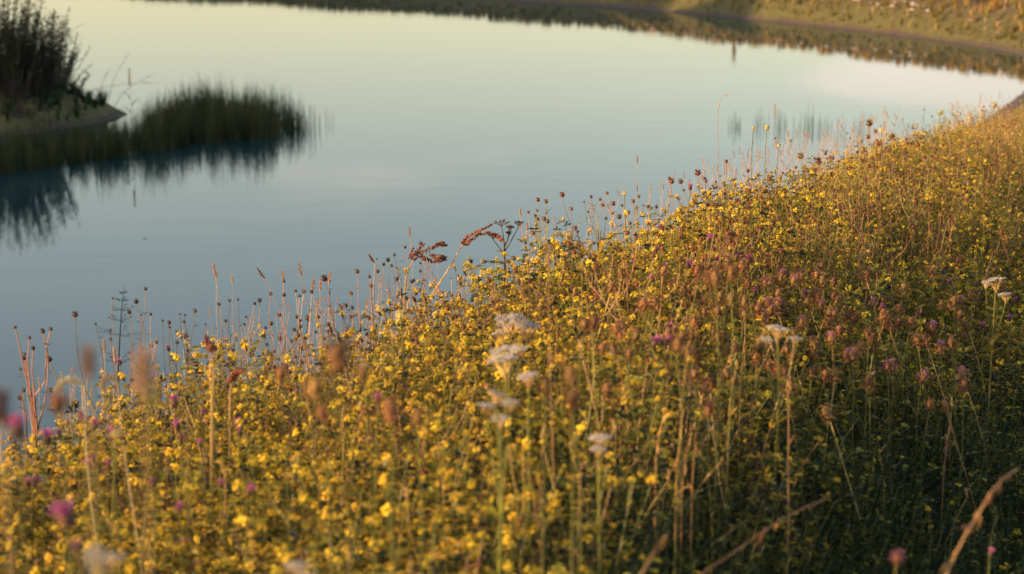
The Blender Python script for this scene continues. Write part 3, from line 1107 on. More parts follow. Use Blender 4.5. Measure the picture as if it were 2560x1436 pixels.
knapweed([(1674, 448, 1.3), (1679, 457, 1.2), (1702, 457, 1.3)], 7.4, 1712, 580, 'tall knapweed with a double brown head and a pink-topped one on a curved stem', key='head_brown', stem='stem_red')
knapweed([(1745, 436, 1.5), (1765, 454, .8), (1811, 487, 1.2)], 7.6, 1835, 540, 'knapweed with a big brown head at the tip of a long left-slanting bare twig', key='head_brown', stem='stem_dark')
knapweed([(1816, 405, 1.3), (1870, 429, .8), (1843, 507, 1.4), (1800, 440, .5), (1790, 455, .5)], 7.8, 1826, 520, 'tallest twiggy dark knapweed standing clear of the others before the open water', key='head_brown', stem='stem_dark')
knapweed([(1909, 481, 1.2), (1921, 498, 1.2), (1880, 510), (1895, 440, .7)], 8.2, 1905, 540, 'brown knapweed pair right of the tallest twiggy dark one', key='head_brown')
knapweed([(2002, 395, 1.3), (1977, 353, .8), (1938, 346, .8), (1990, 420)], 9.0, 2010, 470, 'brown knapweed in front of the sparse rushes in the water', key='head_brown', stem='stem_dark')
knapweed([(2046, 410, 1.4), (2064, 386, 1.2), (2075, 396), (2108, 398), (2090, 430)], 9.4, 2060, 470, 'four-headed brown knapweed where pink grass meets the yellow slope', key='head_brown')
knapweed([(2174, 314, 1.5), (2189, 331, 1.6), (2170, 346, 1.4), (2155, 354), (2197, 363, 1.3), (2160, 375)], 10.2, 2185, 410, 'reddish branching knapweed highest on the skyline of the right bank', key='head_brown')
knapweed([(2232, 343, 1.5), (2268, 361, 1.4), (2295, 366, 1.3), (2240, 375)], 10.8, 2250, 410, 'brown knapweed farthest along the right bank before the mud', key='head_brown')

# more brown-headed knapweeds scattered over the right half of the bank, nothing tells them apart
KW_GEN = []
for sd in range(5):
    r_ = random.Random(300 + sd)
    st = MB()
    hs = []
    trunk = bez((0, 0, 0), (0, 0, .2), (r_.uniform(-.03, .03), r_.uniform(-.03, .03), .36), (r_.uniform(-.05, .05), r_.uniform(-.05, .05), .55), 6)
    st.tube(trunk, .0022, .0013, 'stem_red', 4)
    hs.append((trunk[-1], trunk[-1] - trunk[-2]))
    for j in range(r_.randint(3, 5)):
        s0 = trunk[r_.randint(3, 5)]
        a = r_.uniform(0, 6.28)
        tip = s0 + Vector((math.cos(a) * r_.uniform(.05, .13), math.sin(a) * r_.uniform(.05, .13), r_.uniform(.07, .18)))
        pth = bez(s0, s0 + Vector(((tip.x - s0.x) * .6, (tip.y - s0.y) * .6, .02)), tip - Vector((0, 0, .05)), tip, 4)
        st.tube(pth, .0013, .0009, 'stem_red', 3)
        for q in range(3):
            st.leaf(pth[q + 1], (U(-1, 1, r_), U(-1, 1, r_), .8), (0, 0, 1), .02, .004, 'leaf')
        hs.append((tip, pth[-1] - pth[-2]))
    KW_GEN.append((st.mesh('stem'), hs))


def generic_knapweed(x, y, z, s_, label, group, key='head_brown'):
    me_, hs = KW_GEN[rnd.randrange(5)]
    o = thing('dry_knapweed', label, 'knapweed', (x, y, z), group, U(0, 6.28), s_)
    o.rotation_euler = (U(-.16, .16), U(-.16, .16), U(0, 6.28))
    link('stem', me_, o)
    for i, (p, u_) in enumerate(hs):
        attach('seed_head', KH_ME[key][i % 3], o, p, u_, U(.9, 1.35) * (1.25 if key == 'head_brown' else 1.0))
    return o


for i in range(100):
    px = U(1500, 2540)
    lo = float(np.interp(px, [1500, 1700, 1900, 2100, 2300, 2560], [600, 545, 490, 430, 370, 330]))
    py = lo + abs(rnd.gauss(0, 1)) * 140
    if py > 800:
        continue
    p = canopy_hit(px, py, .06)
    g_ = gz(p.x, p.y)
    generic_knapweed(p.x, p.y, g_, max(.65, min(1.15, (p.z + .05 - g_) / .6)), 'brown-headed dry knapweed standing among the yellow flowers of the right slope', 'knapweeds on the right slope')
for i in range(48):
    px = U(560, 1500)
    lo = float(np.interp(px, [0, 600, 900, 1100, 1300, 1500], [1080, 880, 790, 725, 640, 580]))
    py = lo - 20 + abs(rnd.gauss(0, 1)) * 110
    p = canopy_hit(px, py, .04)
    g_ = gz(p.x, p.y)
    generic_knapweed(p.x, p.y, g_, max(.6, min(1.05, (p.z + .03 - g_) / .6)), 'dark dry knapweed poking out of the yellow flowers along the middle of the bank', 'knapweeds along the middle of the bank', rnd.choice(('head_dark', 'head_brown')))
for i in range(26):
    px = U(20, 700)
    lo = float(np.interp(px, [0, 300, 700], [1040, 930, 800]))
    p = at(px, lo + U(-60, 60), ridge_y(px) + U(.1, 1.0))
    g_ = gz(p.x, p.y)
    if p.z - g_ > .2:
        generic_knapweed(p.x, p.y, g_, min(1.6, (p.z - g_) / .58), 'thin dry knapweed crowding the water edge of the left bank', 'knapweeds at the water edge', 'head_dark')


# pink and purple brush flowers
def purple(px, py, Y, label, s_=1.0, group=None, name='purple_knapweed', dx=0.0):
    p = at(px, py, Y) if Y else canopy_hit(px, py, .05)
    base = base_for(p, dx + U(-.05, .05), U(-.03, .03))
    o = thing(name, label, 'wildflower', base, group)
    path = stalk_to(base, p, U(-.02, .02))
    st = MB()
    st.tube(path, .0018, .0012, 'stem_green', 4)
    for q in range(2, 6):
        st.leaf(path[q], (U(-1, 1), U(-1, 1), .7), (0, 0, 1), .03, .005, 'leaf')
    link('stem', st.mesh('stem'), o)
    c_, b_ = TH[rnd.randrange(3)]
    up = path[-1] - path[-2] + Vector((U(-.05, .05), U(-.05, .05), .02))
    cup = attach('flower_cup', c_, o, path[-1], up, s_)
    link('flower_brush', b_, cup)
    return o


for a in [(422, 878, 5.5, 'small pink knapweed flower held up against the water above the curling stems', .8),
          (302, 912, 5.3, 'pink knapweed flower tilted right beside the fine branchy green plant', .8),
          (436, 1018, 4.0, 'single bright magenta flower head right of the pale green carrot globe', 1.15),
          (235, 1075, 3.6, 'magenta flower below the bent pale grass plumes', 1.0),
          (115, 1112, 3.3, 'pink flower low at the left among dark stems', 1.2),
          (278, 1103, 3.5, 'magenta flower touching a small pale green carrot globe', 1.1),
          (448, 1075, 3.7, 'small magenta flower below the bright magenta head', .9),
          (945, 1010, 3.6, 'lone magenta flower in front of the yellow mass near the middle', .85),
          (175, 1315, 2.05, 'largest out-of-focus pink flower near the bottom left', 1.35),
          (50, 1100, 1.9, 'blurred dusky pink flower at the left edge', 1.1),
          (447, 1282, 3.0, 'small magenta flower alone in the lower left yellow mass', .8),
          (198, 1388, 2.2, 'tiny pink flower beside the blurred white yarrow at the bottom', .8),
          (2475, 1390, 3.6, 'small red-pink flower low in the dark right corner', .7),
          (1320, 575, None, 'pink knapweed flower beside the bushy upright knapweed', .9),
          (1725, 476, 7.5, 'pink-topped flower under the double-headed knapweed', 1.1),
          (1768, 605, None, 'pale pink round flower on the yellow slope right of the middle', 1.2)]:
    purple(a[0], a[1], a[2], a[3], a[4])
for i in range(20):
    purple(U(1500, 2540), U(560, 900), None, 'small purple knapweed flower half hidden on the right slope', U(.8, 1.15), 'purple flowers on the right slope')
for i in range(16):
    purple(U(60, 720), U(1040, 1250), None, 'small purple flower half hidden in the lower left yellow mass', U(.7, 1.0), 'purple flowers at the lower left')

# clovers with rust and pink heads
CL_STEM = []
for sd in range(4):
    r_ = random.Random(400 + sd)
    st = MB()
    tip = Vector((r_.uniform(-.2, .2), r_.uniform(-.2, .2), .45))
    pth = bez((0, 0, 0), (tip.x * .5 + r_.uniform(-.08, .08), tip.y * .2, .15), (tip.x * .8 + r_.uniform(-.06, .06), tip.y, .28), tip, 6)
    st.tube(pth, .0015, .0011, 'straw' if sd == 3 else 'stem_green', 4)
    CL_STEM.append((st.mesh('stem'), pth))


def clover(p, s_, kind, label, group):
    g_ = gz(p.x, p.y)
    k = rnd.randrange(4)
    me_, pth = CL_STEM[k]
    f_ = max(.5, (p.z - g_) / .47)
    if f_ > 1.25:                                   # a long stalk of its own
        o = thing('clover', label, 'clover', (p.x, p.y, g_), group)
        pth = stalk_to(Vector((p.x, p.y, g_)), p, U(-.03, .03), 6)
        st = MB()
        st.tube(pth, .0014, .0010, 'stem_green', 4)
        link('stem', st.mesh('stem'), o)
        attach('flower_head', CLOVER_ME[kind], o, pth[-1], (U(-.2, .2), U(-.2, .2), 1), s_, U(0, 6))
        for j in range(3):
            attach('leaf', CLEAF_ME[j], o, pth[2 + j], (0, 0, 1), 1.1, U(0, 6.28))
        return
    rz_ = U(0, 6.28)
    off = Matrix.Rotation(rz_, 3, 'Z') @ (pth[-1] * f_)
    bx_, by_ = p.x - off.x, p.y - off.y
    o = thing('clover', label, 'clover', (bx_, by_, p.z - off.z - .01), group, rz_, f_)
    link('stem', me_, o)
    attach('flower_head', CLOVER_ME[kind], o, pth[-1], pth[-1] - pth[-2] + Vector((U(-.03, .03), U(-.03, .03), .04)), s_ / f_, U(0, 6))
    for j in range(3):
        attach('leaf', CLEAF_ME[j], o, pth[3 + j], (0, 0, 1), 1.1 / f_, U(0, 6.28))


for i in range(165):
    px = rnd.gauss(2010, 290)
    py = rnd.gauss(815, 105) + (px - 2000) * .04
    if not (1400 < px < 2600 and 660 < py < 1080):
        continue
    kind = rnd.choice((0, 0, 1, 1, 2, 2, 0, 1, 3, 4)) if px > 1900 else rnd.choice((0, 0, 1, 1, 2))
    p = canopy_hit(px, py, U(.03, .13))
    if kind >= 3:
        clover(p, U(1.15, 1.6), kind, 'clover with a pink-flushed head in the patch of brown clover heads', 'pink clovers in the clover patch')
    else:
        clover(p, U(1.1, 1.7), kind, 'clover gone to a rust-brown oval seedhead in the clover patch', 'brown clovers in the clover patch')
for px, py, Y, s_, lb in [(980, 1062, 2.6, 1.5, 'blurred brown clover head in front of the yellow mass, lower middle'), (1042, 1062, 2.7, 1.0, 'dark brown head just right of the larger blurred brown one'),
                          (785, 1003, 2.5, 1.4, 'broad blurred brown seedhead left of the lone magenta flower'), (808, 1052, 2.9, 1.0, 'small dark brown seedhead below the broad blurred one'),
                          (838, 935, 2.2, 1.5, 'pale brown blurred seedhead over the middle left flowers'), (912, 960, 2.5, 1.1, 'blurred brown seedhead under the small white flower'),
                          (700, 955, 3.0, 1.0, 'blurred brown seedhead above the yellow flowers, left of middle'), (150, 1035, 2.1, 1.0, 'round blurred brown seedhead at the left, below the bent pale plumes'),
                          (1430, 965, 2.8, 1.2, 'blurred brown seedhead right of the stacked grey yarrow'), (1365, 985, 2.9, .9, 'blurred rust seedhead below the stacked grey yarrow'),
                          (1435, 1030, 2.6, 1.2, 'dark blurred seedhead in the yellow mass below the yarrow'), (1690, 880, 3.6, 1.3, 'dark brown clover head above the dry straw bundle'),
                          (1790, 715, 4.0, 1.4, 'large dark brown clover head highest in the clover patch'), (1828, 698, 4.1, 1.3, 'reddish clover head beside the highest dark one'),
                          (2240, 1412, 2.9, .9, 'salmon-pink blurred head in the dark bottom right corner')]:
    clover(at(px, py, Y), s_, 1 if 'salmon' not in lb else 4, lb, None)


# yarrows
def yarrow(px, py, Y, label, hs, lean=0.0, s_=1.0):
    p = at(px, py, Y)
    base = base_for(p, lean)
    o = thing('yarrow', label, 'yarrow', base)
    st = MB()
    path = stalk_to(base, p - Vector((0, 0, .02 * s_)), U(-.01, .01))
    st.tube(path, .0028, .0020, 'stem_green', 5)
    for q in range(2, 7):
        for j in range(5):
            st.leaf(path[q], (U(-1, 1), U(-1, 1), .5), (0, 0, 1), .035, .004, 'leaf')
    link('stem', st.mesh('stem'), o)
    for i, (dx, dy, sc_) in enumerate(hs):                # further pads, offsets in photo pixels
        q = at(px + dx, py + dy, Y + U(-.06, .06)) - base
        if i:
            b2 = MB()
            s0 = path[5]
            b2.tube(bez(s0, s0 + Vector((0, 0, .03)), q - Vector((0, 0, .05)), q - Vector((0, 0, .02 * sc_)), 4), .0015, .001, 'stem_green', 3)
            link('branch', b2.mesh('branch'), o)
        ra, pa = YARROW_ME[i % 3]
        up = (U(-.25, .25), U(-.25, .25), 1)
        ry = attach('flower_rays', ra, o, q - Vector((0, 0, .02 * sc_ * s_)), up, sc_ * s_, i)
        link('flower_pad', pa, ry)
    return o


yarrow(1275, 808, 4.3, 'largest greyish-white yarrow with a wide lumpy top in the middle of the flowers', [(0, 0, 1.0), (45, 12, .75), (-20, 28, .6), (15, -10, .6)])
yarrow(1270, 885, 3.9, 'grey dried yarrow with two flat tiers below the largest white one', [(0, 0, .95), (-10, 22, .9), (30, -8, .5)])
yarrow(1322, 945, 3.5, 'small grey yarrow right below the flat-tiered one', [(0, 0, .55)])
yarrow(1240, 990, 3.0, 'bluish-white blurred yarrow cluster on a brown stalk left of the grey tiers', [(0, 0, .45), (-25, 28, .4), (35, 20, .4), (12, 60, .42)])
yarrow(1945, 828, 4.2, 'cream-white yarrow dome with two side pads on a tall stalk', [(0, 0, .75), (-28, 22, .4), (42, 22, .45)])
yarrow(2490, 705, 5.6, 'white yarrow at the right edge above the dark hollow', [(0, 0, .8), (25, 35, .6), (-25, 5, .4)])
yarrow(1500, 1100, 3.3, 'pale grey yarrow lying low in front of the straw bundle', [(0, 0, .55), (-5, 25, .4)])
yarrow(245, 1405, 1.9, 'blurred white yarrow at the very bottom left', [(0, 0, .36), (42, -8, .3), (-5, -25, .28), (-5, 25, .3)])
yarrow(742, 1420, 2.3, 'blurred white yarrow tip at the bottom edge', [(0, 0, .4), (15, 25, .4)])
yarrow(983, 832, 4.6, 'little white flower spray under the pale curled leaf', [(0, 0, .42)])
yarrow(912, 918, 4.2, 'little white flower spray above the blurred brown heads', [(0, 0, .36)])
yarrow(1583, 655, 6.2, 'tiny white flower spray on the upper yellow slope', [(0, 0, .35)])
yarrow(1530, 885, 4.4, 'thin white sliver of a flower right of the largest yarrow', [(0, 0, .36)])


# wild carrots gone over to pale green globes
def carrot(px, py, Y, label, s_=1.0, dx=0.0, group=None):
    p = at(px, py, Y)
    base = base_for(p, dx)
    o = thing('wild_carrot', label, 'wild carrot', base, group)
    st = MB()
    path = stalk_to(base, p, dx * -.3)
    st.tube(path, .0022, .0015, 'stem_green', 4)
    link('stem', st.mesh('stem'), o)
    attach('umbel', NEST_ME[rnd.randrange(2)], o, path[-1], path[-1] - path[-2], s_ * (.7 if Y > 6 else 1.0), U(0, 6))


for a in [(372, 1008, 3.4, 'pale green closed carrot globe below the tall blurred tan seedhead', .95, -.06), (291, 1098, 3.4, 'small pale green carrot globe touching a magenta flower', .6, -.04),
          (1561, 489, 7.0, 'round pale yellow carrot head against the water above the brown knapweeds', .75, .05), (1917, 326, 9.5, 'pale carrot head on a tall stalk just below the sparse rushes', 1.1, 0),
          (1883, 326, 9.4, 'smaller carrot head left of the one below the sparse rushes', .8, 0), (1947, 368, 9.2, 'carrot head lowest of the three before the sparse rushes', .8, 0),
          (2204, 332, 10.4, 'pale carrot head right of the reddish branching knapweed', 1.1, 0), (2350, 288, 12, 'carrot head on the skyline next to the mud', 1.2, 0),
          (2348, 324, 12, 'wide carrot head below the skyline one', 1.4, 0), (2486, 270, 13, 'pale carrot head in front of the right-hand mud', 1.6, 0), (2372, 312, 12.2, 'narrow carrot head between two wider ones on the right bank', 1.1, 0),
          (1003, 800, 4.6, 'straw-coloured carrot cup under the curled pale leaf', .8, 0)]:
    carrot(*a)


# ------------------------------------------------------------------ grasses that stand out
def spike_grass(px, py, Y, label, k=0, s_=1.0, dx=0.0, key='straw_pink', group=None, up=None):
    """py is the foot of the spike; the stalk runs from the ground up to it."""
    p = at(px, py, Y)
    base = base_for(p, dx)
    o = thing('timothy_stalk', label, 'grass', base, group)
    st = MB()
    path = stalk_to(base, p, U(-.03, .03), 8, .025)
    st.tube(path, .0010, .0006, key, 3)
    link('stem', st.mesh('stem'), o)
    attach('spike', SPIKE_ME[k], o, path[-1], up or (path[-1] - path[-2]), s_, 0)
    return o


for a in [(538, 692, 5.8, 'tallest timothy spike with two heads side by side against open water', 0, 1.0, .01), (541, 697, 5.82, 'shorter twin spike leaning on the tallest timothy', 1, .8, .03),
          (581, 708, 5.8, 'small timothy spike right of the tall pair', 1, .8, .01), (525, 785, 5.7, 'tiny timothy spike below the tall pair', 1, .6, 0),
          (1025, 592, 6.3, 'timothy spike above the first red dock', 1, 1.0, -.01), (1302, 541, 6.6, 'faint timothy spike right of the dark umbel', 1, 1.0, .01),
          (1317, 577, 6.6, 'thin pale spike below the faint timothy', 1, .9, 0), (1372, 660, 3.6, 'blurred tan spike rising out of the yellow flowers near the middle', 1, 1.1, .02),
          (1593, 408, 7.2, 'lone small timothy spike high over the open water', 1, .8, 0), (1938, 295, 11, 'brown spike standing before the sparse rushes', 2, 1.1, 0),
          (1969, 343, 9.4, 'tilted spike right of the pale carrot heads', 1, 1.1, -.05), (261, 880, 5.2, 'pale spike among the dark stems at the left', 1, 1.2, 0), (288, 905, 5.0, 'longer pale spike right beside the other at the left', 1, 1.3, 0),
          (1592, 480, 7.2, 'short pinkish spike over the brown knapweeds', 1, .8, 0), (1657, 475, 7.4, 'short pinkish spike left of the double-headed knapweed', 1, .8, .02)]:
    spike_grass(*a)


def plume_grass(px, py, Y, dpx, label=None, group=None, key='straw_pink', L=34, big=1.0, droop=False):
    """A bent feathery plume: its stalk, then a panicle along (dpx) photo pixels."""
    foot = at(px, py, Y)
    tip = at(px + dpx[0], py + dpx[1], Y)
    base = base_for(foot, U(-.14, .14) - dpx[0] * .0008, U(-.08, .08))
    o = thing('plume_stalk', label, 'grass', base, group)
    st, pl = MB(), MB()
    path = stalk_to(base, foot, U(-.05, .05), 7, .03)
    st.tube(path, .0009, .0006, key, 3)
    a, t = foot - base, tip - base
    mid = (a + t) / 2 + Vector((0, 0, .02 * big)) if droop else (a + t) / 2
    sp = bez(a, a.lerp(mid, .7), mid.lerp(t, .4), t, 6)
    st.tube(sp, .0008, .0004, key, 3)
    for j in range(L):
        k = j / L * 6
        i0 = min(5, int(k))
        p = sp[i0].lerp(sp[i0 + 1], k - i0)
        d = (sp[i0 + 1] - sp[i0]).normalized()
        an = j * 2.4
        pl.leaf(p, d * 1.5 + Vector((math.cos(an), math.sin(an), math.sin(an * 1.7))) * .55, (0, .4, 1), .013 * big, .0034 * big, key)
    link('stem', st.mesh('stem'), o)
    link('plume', pl.mesh('plume'), o)
    return o


for a in [(663, 700, 5.9, (-18, -26), 'feathery pale grass plume leaning left over the open water'), (754, 694, 6.0, (-6, -32), 'tallest pale grass plume above the bunched knapweed stems'),
          (708, 706, 6.0, (-2, -24), 'pale grass plume directly behind a dark knapweed head'), (780, 728, 6.0, (4, -25), 'pale grass plume right of the bunched knapweed stems'),
          (822, 712, 6.1, (3, -26), 'pale grass plume beside the broadest flat dark head'), (800, 730, 6.1, (2, -26), 'pale short plume left of the broadest flat dark head'),
          (936, 660, 6.2, (-12, -20), 'bent pale plume at the top of the left knapweed fan')]:
    plume_grass(*a)
plume_grass(208, 966, 3.3, (-62, 4), 'cream fluffy plume drooping left at the left of the bank', None, 'cream', 120, 1.2, True)
plume_grass(292, 962, 3.4, (-34, 0), 'shorter cream fluffy plume drooping left beside the other', None, 'cream', 90, 1.2, True)
plume_grass(1030, 745, 5.6, (-12, 30), 'pale curled dry leaf bending down under the first dock', None, 'cream', 50, 1.0, True)

# tall bleached stalk with a hooked tip
p0, p1 = at(1803, 440, 8.2), at(1797, 262, 8.2)
bs = base_for(p0)
o = thing('bleached_stalk', 'tall thin bleached stalk with a hooked tip rising far above the bank into open water', 'grass', bs)
st = MB()
h1 = at(1806, 240, 8.2) - bs
h2 = at(1815, 238, 8.2) - bs
st.tube(bez((0, 0, 0), (p0 - bs), (p1 - bs) + Vector((-.01, 0, -.1)), p1 - bs, 8) + [h1, h2], .0014, .0006, 'straw_dark', 4)
link('stem', st.mesh('stem'), o)
sd_ = MB()
for q in (p1 - bs, h2):
    sd_.blob(q, .004, .006, 'straw', r=rnd)
link('seed', sd_.mesh('seed'), o)

# pinkish dry grass along the top of the slope, bunch after bunch
for i in range(225):
    px = rnd.choice((U(560, 1100), U(1300, 1750), U(1650, 2250), U(1750, 2250), U(1750, 2250)))
    lo = float(np.interp(px, [0, 600, 900, 1100, 1300, 1500, 1700, 1900, 2100, 2300], [1080, 840, 760, 695, 610, 550, 475, 405, 350, 305]))
    py = lo + U(-35, 35)
    plume_grass(px, py, ridge_y(px) + U(.15, 1.2), (U(-6, 6), -U(12, 26)), 'pinkish dry grass stalk in the fringe between flowers and water', 'pink grass fringe', 'straw_pink', 14, .8)
for i in range(34):
    px = U(0, 620)
    lo = float(np.interp(px, [0, 300, 620], [1060, 950, 840]))
    plume_grass(px, lo + U(-70, 30), ridge_y(px) + U(-.1, 1.0), (U(-8, 8), -U(8, 22)), 'thin dry grass stalk in the fringe at the left water edge', 'dry grass at the left water edge', rnd.choice(('straw_pink', 'straw')), 10, .7)
for i in range(24):
    p = canopy_hit(U(100, 2500), U(760, 1250), U(.0, .05))
    g_ = p.copy()
    o = plume_grass(*[*(lambda a: (a[0], a[1]))(proj(p.x, p.y, p.z)), p.y], (U(-14, 14), -U(14, 30)), 'single straw-coloured grass stalk standing up through the meadow flowers', 'straw stalks in the meadow', 'straw', 10, .8)


# ------------------------------------------------------------------ red docks, dark umbel, branchy green plant
def dock(label, stem_px, sprays, Y):
    base0 = at(stem_px[0][0], stem_px[0][1], Y)
    base = Vector((base0.x - .02, Y, gz(base0.x, Y)))
    o = thing('red_dock', label, 'dock', base)
    st = MB()
    pts = [Vector((0, 0, 0))] + [at(x, y, Y) - base for x, y in stem_px]
    st.tube(pts, .0042, .0018, 'straw', 5)
    link('stem', st.mesh('stem'), o)
    for sp in sprays:
        P = [at(x, y, Y + U(-.05, .05)) - base for x, y in sp[0]]
        m = MB()
        m.tube(P, .0012, .0007, 'dock', 3)
        n = sp[1]
        for j in range(n):
            k = (j + U(0, 1)) / n * (len(P) - 1)
            i0 = min(len(P) - 2, int(k))
            q = P[i0].lerp(P[i0 + 1], k - i0)
            rr = sp[2] * (1 - .35 * abs(2 * k / (len(P) - 1) - 1))
            a = U(0, 6.28)
            c_ = q + Vector((math.cos(a), U(-1, 1), math.sin(a))) * rr * U(.3, 1)
            m.blob(c_, .0032, .0024, 'dock', axis=(U(-1, 1), U(-1, 1), U(-1, 1)), rings=2, seg=5, r=rnd)
        link('seed_spray', m.mesh('seed_spray'), o)
    return o


dock('red dock left of the arching one, its spray split into two rightward tongues', [(1012, 735), (1015, 700), (1022, 670), (1034, 652)],
     [([(1022, 645), (1045, 634), (1072, 624), (1092, 612), (1112, 612)], 110, .009), ([(1030, 650), (1055, 640), (1068, 647), (1082, 657)], 70, .007), ([(1075, 640), (1095, 642), (1115, 644)], 60, .008),
      ([(1032, 640), (1048, 622), (1060, 610)], 45, .005), ([(1082, 655), (1098, 650), (1114, 648)], 55, .008), ([(1024, 644), (1028, 630), (1034, 620)], 22, .004), ([(1090, 612), (1105, 608), (1114, 614)], 50, .008)], 6.3)
dock('red dock arching over to the right on a long slanting straw stem', [(1052, 790), (1090, 722), (1125, 668), (1156, 612)],
     [([(1154, 612), (1170, 592), (1186, 583), (1205, 574), (1230, 561)], 90, .005), ([(1160, 608), (1178, 600), (1195, 586), (1220, 582), (1240, 590), (1257, 603)], 150, .007),
      ([(1230, 584), (1245, 592), (1257, 604)], 60, .008), ([(1154, 608), (1162, 598), (1168, 588)], 24, .003), ([(1158, 612), (1170, 612), (1177, 602)], 26, .003)], 6.35)
dock('dark rust dock tip blurred above the left yellow flowers', [(530, 1000), (535, 930), (528, 880)], [([(528, 880), (520, 860), (515, 845)], 50, .008), ([(525, 870), (533, 862), (536, 875)], 40, .008)], 4.2)
dock('small rust dock tip lying over the left yellow flowers', [(575, 990), (578, 960)], [([(575, 955), (585, 935), (606, 927)], 60, .008), ([(572, 955), (580, 945), (590, 945)], 40, .006)], 4.4)

Yu = 6.4
bpt = at(1262, 720, Yu)
bs = Vector((bpt.x, Yu, gz(bpt.x, Yu)))
o = thing('umbel_plant', 'dark dried umbel with a flat seed top on a branching stem behind the arching dock', 'umbellifer', bs)
st = MB()
fk = at(1261, 622, Yu) - bs
st.tube([(0, 0, 0), at(1262, 690, Yu) - bs, fk], .004, .003, 'stem_dark', 5)
link('stem', st.mesh('stem'), o)
for (tx, ty, R_, s0) in ((1254, 566, .026, (1261, 622)), (1275, 578, .011, (1261, 618)), (1297, 566, .013, (1262, 628)), (1233, 600, .011, (1262, 640)), (1272, 592, .007, (1262, 610))):
    b2 = MB()
    a, c_ = at(*s0, Yu) - bs, at(tx, ty, Yu) - bs
    b2.tube(bez(a, a.lerp(c_, .3) + Vector((.004, 0, 0)), a.lerp(c_, .8), c_, 4), .002, .0013, 'stem_dark', 4)
    for j in range(14):
        an = j * 2.4
        rr = R_ * math.sqrt((j + .6) / 14)
        e = c_ + Vector((math.cos(an) * rr, math.sin(an) * rr, .012 + U(-.003, .003)))
        b2.tube([c_, e], .0007, .0005, 'stem_dark', 3)
        for q in range(5):
            f_ = e + Vector((U(-1, 1), U(-1, 1), U(0, 1))) * .004
            b2.blob(f_, .0016, .0021, 'head_dark', rings=2, seg=4, r=rnd)
    link('umbel', b2.mesh('umbel'), o)

Yb = 5.5
bpt = at(294, 960, Yb)
bs = Vector((bpt.x, Yb, gz(bpt.x, Yb)))
o = thing('water_plantain', 'fine branchy green plant with whorls of tiny beads standing before the water at left', 'water plant', bs)
st = MB()
stem_px = [(294, 960), (298, 880), (300, 836), (302, 800), (304, 773), (306, 752), (308, 733), (309, 712)]
st.tube([(0, 0, 0)] + [at(x, y, Yb) - bs for x, y in stem_px], .0024, .0005, 'leaf_dark_shade', 4)
link('stem', st.mesh('stem'), o)
for (x, y, wl) in ((297, 905, 38), (300, 838, 66), (302, 802, 34), (304, 774, 30), (306, 752, 20), (308, 733, 13)):
    b2 = MB()
    c_ = at(x, y, Yb) - bs
    for j in range(5):
        an = j * 1.26 + U(-.3, .3)
        R_ = wl * Yb / FPX * U(.75, 1.1)
        e = c_ + Vector((math.cos(an) * R_, math.sin(an) * R_, R_ * U(.05, .3)))
        pth = bez(c_, c_.lerp(e, .3) - Vector((0, 0, .002)), c_.lerp(e, .7), e, 4)
        b2.tube(pth, .0006, .0003, 'leaf_dark_shade', 3)
        for k in (2, 3, 4):
            for q in range(4):
                f_ = pth[k] + Vector((U(-1, 1), U(-1, 1), U(-.6, 1))) * R_ * .16
                b2.tube([pth[k], f_], .0003, .0002, 'leaf_dark_shade', 3)
                b2.blob(f_, .0010, .0010, 'leaf_dark_shade', rings=1, seg=4, r=rnd)
    link('whorl', b2.mesh('whorl'), o)

# tall blurred seedheads close to the lens, left
for px, py, Y, kx, sc_, lb, key in ((222, 940, 1.55, 0, .8, 'tall blurred purplish seedhead close to the lens at the left', 'head_brown'), (360, 985, 1.45, 0, 1.15, 'tall blurred tan seedhead close to the lens at the left', 'straw_pink'), (5, 1060, 1.6, 0, 1.0, 'blurred dark seedhead cut by the left edge', 'head_dark')):
    p = at(px, py, Y)
    base = base_for(p, .02)
    o = thing('plantain', lb, 'seedhead', base)
    st = MB()
    path = stalk_to(base, p)
    st.tube(path, .0016, .0012, 'straw', 4)
    link('stem', st.mesh('stem'), o)
    attach('spike', spike_head(int(px), .028, .0062, key).mesh('spike'), o, path[-1], (0.02, 0, 1), sc_)


# ------------------------------------------------------------------ broken and leaning stalks at the lower right
def bent(label, P, Y0, Y1, r0, r1, key, node=None, name='broken_stalk', frays=0):
    n = len(P)
    if Y0 is None:                                # stands in the meadow where the plants are
        Y0 = Y1 = canopy_hit(*P[0]).y - .06
    W = [at(x, y, Y0 + (Y1 - Y0) * i / (n - 1)) for i, (x, y) in enumerate(P)]
    g0 = gz(W[0].x, W[0].y)
    if W[0].z > g0 + .03:                         # rooted in the ground below
        W.insert(0, Vector((W[0].x - .3 * (W[1].x - W[0].x), W[0].y, g0)))
        n += 1
        node = node + 1 if node is not None else None
    bs = W[0].copy()
    o = thing(name, label, 'dry stalk', bs)
    m = MB()
    m.tube([q - bs for q in W], r0, r1, key, 6)
    link('stem', m.mesh('stem'), o)
    if node is not None:
        b2 = MB()
        c_ = W[node] - bs
        d = (W[node + 1] - W[node - 1]).normalized()
        b2.blob(c_, r0 * 1.5, r0 * 2.0, key, axis=d, rings=3, seg=7, jit=.25, r=rnd)
        for j in range(10):
            b2.leaf(c_ - d * U(0, .02), d * -1.2 + Vector((U(-1, 1), U(-1, 1), U(-1, 1))) * .6, (0, .3, 1), U(.012, .028), .004, key)
        link('node', b2.mesh('node'), o)
    if frays:
        for j in range(frays):
            b2 = MB()
            i = rnd.randrange(0, n - 1)
            q = W[i].lerp(W[i + 1], U(0, 1)) - bs
            d = (W[i + 1] - W[i]).normalized()
            b2.leaf(q, d * rnd.choice((-1, 1)) + Vector((U(-1, 1), U(-1, 1), U(-1, 1))) * .35, (0, .3, 1), U(.015, .04), .005, key)
            link('dry_leaf', b2.mesh('dry_leaf'), o)
    return o


